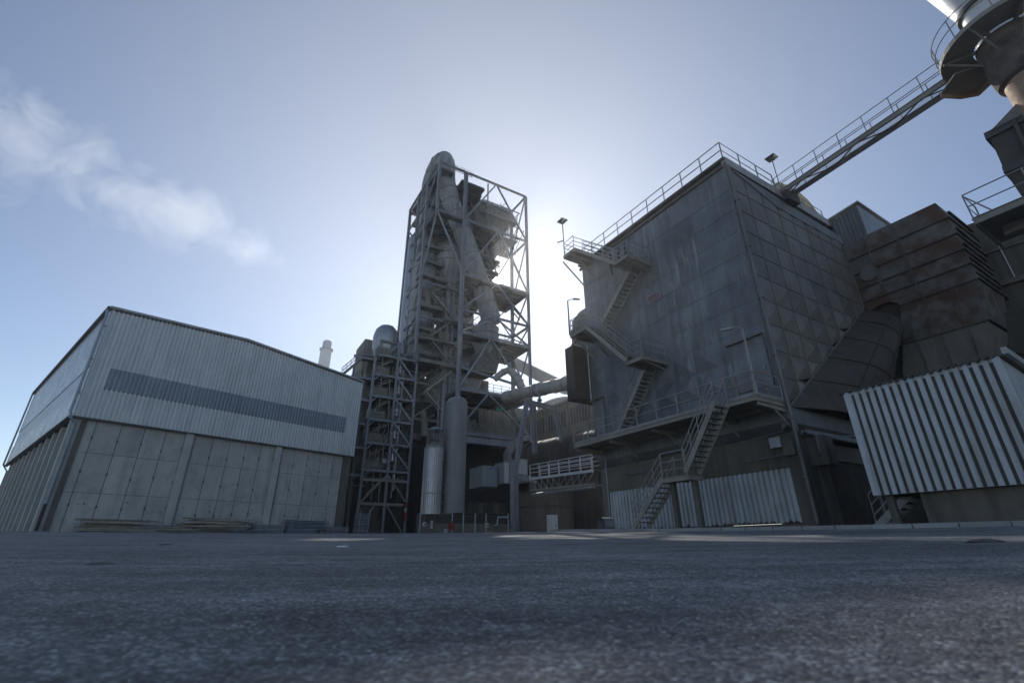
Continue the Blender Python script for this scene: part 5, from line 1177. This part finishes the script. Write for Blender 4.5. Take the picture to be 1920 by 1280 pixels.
# long hall with windows behind the kiln, and barrel roofed hall
LH = thing("long_hall", "long brownish hall with a strip of high windows behind the kiln", "building", at(1040, 800, 66))
h0 = at(1110, 735, 56.5); lo_ = V((h0.x, h0.y, 0)); LHF = Fr((lo_.x, lo_.y), WA, -WB)
hz_ = h0.z
q = MB(); q.box(LHF(-8, 0, .5), WA * 30, WB * 12, Z * (hz_ - .5)); q.build("wall", M_conc_w, LH)
q = MB(); q.box(LHF(-8.2, .35, hz_), WA * 30.4, WB * 12.6, Z * .3); q.build("roof_edge", M_gutter, LH)
for k in range(5):
    q = MB(); q.box(LHF(-4.6 + 5 * k, .06, hz_ - 3.2), WA * 4.2, WB * .06, Z * 2.2); wi = q.build("window", M_glass, LH)
    q = MB()
    for j in range(8): q.box(LHF(-4.6 + 5 * k + .58 * j, .1, hz_ - 3.2), WA * .06, WB * .05, Z * 2.2)
    q.build("frame", M_gutter, wi)
    q = MB(); q.box(LHF(-5.2 + 5 * k, .3, .5), WA * .4, WB * .3, Z * (hz_ - .6)); q.build("pilaster", M_conc_w, LH)
BH = thing("barrel_roof_hall", "pale corrugated hall with a curved barrel roof above the long brown hall", "building", at(1060, 740, 85))
q = MB(); br0 = at(1008, 770, 84); bw = 17.0; pr_ = [(bw * k / 12, 3.0 * math.sin(math.pi * k / 12) ** .8) for k in range(13)]
zb_ = at(1030, 752, 84).z - 1.5
q.corr(V((br0.x, br0.y, 0)), WB, -WA, bw, zb_ - 10, lambda x: zb_ + 3.0 * max(0, math.sin(math.pi * x / bw)) ** .8, 1.0, .08); q.build("gable_wall", M_clad, BH)
q = MB(); q.path([V((br0.x, br0.y, 0)) + WB * x + Z * (zb_ + h + .15) - WA * .3 for x, h in pr_], .35, 6); q.build("roof_edge", M_pipe, BH)
q = MB(); q.prism([V((br0.x, br0.y, 0)) + WB * x + Z * (zb_ + h) for x, h in pr_] + [V((br0.x, br0.y, 0)) + WB * bw + Z * 1, V((br0.x, br0.y, 0)) + Z * 1], WA * 20); q.build("roof_shell", M_pipe, BH)
# inclined conveyor gantry
CV = thing("conveyor_gantry", "inclined cream conveyor gantry crossing the sky behind the tower", "conveyor", at(1000, 700, 78))
c0, c1 = at(940, 668, 82), at(1060, 728, 72)
q = MB(); q.bar(c0, c1, 1.6, 1.8); q.build("gantry_box", M_pipe, CV)
q = MB()
for k in range(9): p = c0.lerp(c1, k / 8); q.cbox(p, (c1 - c0).normalized() * .08, WB * 1.75, Z * 2.0)
q.bar(c0 + Z * 1.1, c1 + Z * 1.1, .2, .2); q.build("gantry_ribs", M_gutter, CV)
# green sign under the tower platform
gs = at(936, 770, 55); t_ = thing("green_lamp_sign", "small green sign below the tower platform left of the cream pipe", "sign", gs)
q = MB(); q.box(gs - WB * .4, WB * .75, WA * .08, Z * .35); q.build("sign_plate", M_green, t_)
q = MB(); q.bar(gs + Z * .3, gs + Z * .9, .05, .05, WB); q.build("hanger", M_trim, t_)

# ================================================================== small debris on the yard
rnd = random.Random(11)
for k, (x, y, s, lab) in enumerate(((190, 1057, .05, "flat dark scrap lying on the asphalt at the left"), (310, 1021, .06, "small dark scrap on the asphalt before the warehouse"), (1848, 1016, .09, "dark stone on the sunlit asphalt at the right edge"), (642, 1025, .05, "pale pebble on the asphalt left of the middle"))):
    r_ = ray(x, y); lo2, p = None, None
    for i in range(4000):
        d = .5 + i * .01; c = r_ * d
        if c.z < gz(c.x, c.y): p = c; break
    if p is None: continue
    q = MB(); q.lathe(p - Z * .005, [(s, 0), (s * 1.1, s * .15), (s * .6, s * .35), (.001, s * .4)], 9)
    for i, v_ in enumerate(q.v): q.v[i] = p + V(((v_ - p).x * 1.6, (v_ - p).y, (v_ - p).z)) + V((rnd.uniform(-1, 1), rnd.uniform(-1, 1), 0)) * s * .12
    o = q.build("stone_chip", M_white if "pale" in lab else M_trim); rebase(o, p); tag(o, lab, "debris")

# ================================================================== smoke plume
def plume():
    c = at(250, 370, 190); K_ = 1.4; a0, a1 = at(585, 530, 190 * K_), at(-330, 95, 190 * K_); ax = (a1 - a0); L = ax.length; ax.normalize()
    view = FW; side = ax.cross(view).normalized(); dep = ax.cross(side)
    q = MB(); n_ = 14
    prof = [(0, 5 * K_), (.06, 16 * K_), (.2, 29 * K_), (.4, 40 * K_), (.7, 50 * K_), (1.0, 54 * K_)]
    for t_, r_ in prof:
        for j in range(n_): a = 2 * math.pi * j / n_; q.v.append(V((t_ * L, r_ * math.cos(a), r_ * .32 * math.sin(a))))
    for k in range(len(prof) - 1):
        for j in range(n_): m_ = (j + 1) % n_; q.f.append((k * n_ + j, k * n_ + m_, (k + 1) * n_ + m_, (k + 1) * n_ + j)); q.t.append(1)
    q.f.append(tuple(range(n_))[::-1]); q.t.append(1); k = (len(prof) - 1) * n_; q.f.append(tuple(range(k, k + n_))); q.t.append(1)
    mt = bpy.data.materials.new("smoke"); mt.use_nodes = True; t = mt.node_tree; n = t.nodes; l = t.links; n.remove(n["Principled BSDF"]); out = n["Material Output"]
    vol = n.new("ShaderNodeVolumePrincipled"); vol.inputs['Color'].default_value = (.97, .97, .98, 1); vol.inputs['Anisotropy'].default_value = .55; l.new(vol.outputs[0], out.inputs['Volume'])
    tcn = n.new("ShaderNodeTexCoord"); sp = n.new("ShaderNodeSeparateXYZ"); l.new(tcn.outputs['Object'], sp.inputs[0])
    def mth(op, x, y=None, cl=False):
        z_ = n.new("ShaderNodeMath"); z_.operation = op; z_.use_clamp = cl
        for i, k in enumerate((x, y)):
            if k is None: continue
            if isinstance(k, (int, float)): z_.inputs[i].default_value = k
            else: l.new(k, z_.inputs[i])
        return z_.outputs[0]
    tt = mth('DIVIDE', sp.outputs[0], L)
    rad_ = mth('ADD', mth('MULTIPLY', mth('POWER', mth('MAXIMUM', tt, 0.0), .55), 50.0 * K_), 2.5)
    rr_ = mth('SQRT', mth('ADD', mth('POWER', sp.outputs[1], 2.0), mth('POWER', mth('DIVIDE', sp.outputs[2], .32), 2.0)))
    rel = mth('DIVIDE', rr_, rad_)
    no = n.new("ShaderNodeTexNoise"); no.inputs['Scale'].default_value = .045 / K_; no.inputs['Detail'].default_value = 9; no.inputs['Roughness'].default_value = .68; no.inputs['Distortion'].default_value = .6; l.new(tcn.outputs['Object'], no.inputs['Vector'])
    n2 = n.new("ShaderNodeTexNoise"); n2.inputs['Scale'].default_value = .018 / K_; n2.inputs['Detail'].default_value = 3; l.new(tcn.outputs['Object'], n2.inputs['Vector'])
    dens = mth('SUBTRACT', mth('ADD', mth('MULTIPLY', no.outputs['Fac'], 2.4), mth('MULTIPLY', n2.outputs['Fac'], 1.3)), mth('ADD', mth('MULTIPLY', rel, .8), 1.4))
    dens = mth('MULTIPLY', mth('MAXIMUM', dens, 0.0), mth('SUBTRACT', 1.0, mth('MULTIPLY', tt, .75), True))
    dens = mth('MULTIPLY', dens, .06)
    l.new(dens, vol.inputs['Density'])
    ob = q.build("smoke_plume", mt); ob.matrix_world = Matrix(((ax.x, side.x, dep.x, a0.x), (ax.y, side.y, dep.y, a0.y), (ax.z, side.z, dep.z, a0.z), (0, 0, 0, 1)))
    tag(ob, "soft white smoke plume drifting across the blue sky at the upper left", "smoke", kind="stuff")
plume()
# ------------------------------------------------------------------ haze volume over the plant, added for a veiling glow around the sun
q = MB(); q.box(V((-75, -12, -1.5)), V((150, 0, 0)), V((0, 185, 0)), Z * 70)
hm = bpy.data.materials.new("haze_air"); hm.use_nodes = True; t_ = hm.node_tree; t_.nodes.remove(t_.nodes["Principled BSDF"])
hv = t_.nodes.new("ShaderNodeVolumePrincipled"); hv.inputs['Color'].default_value = (.95, .96, 1, 1); hv.inputs['Density'].default_value = .0007; hv.inputs['Anisotropy'].default_value = .75
t_.links.new(hv.outputs[0], t_.nodes["Material Output"].inputs['Volume'])
hz_o = q.build("haze", hm); tag(hz_o, kind="stuff", label="thin added haze giving glow to the backlit air over the plant")
print("objects", len(bpy.data.objects))
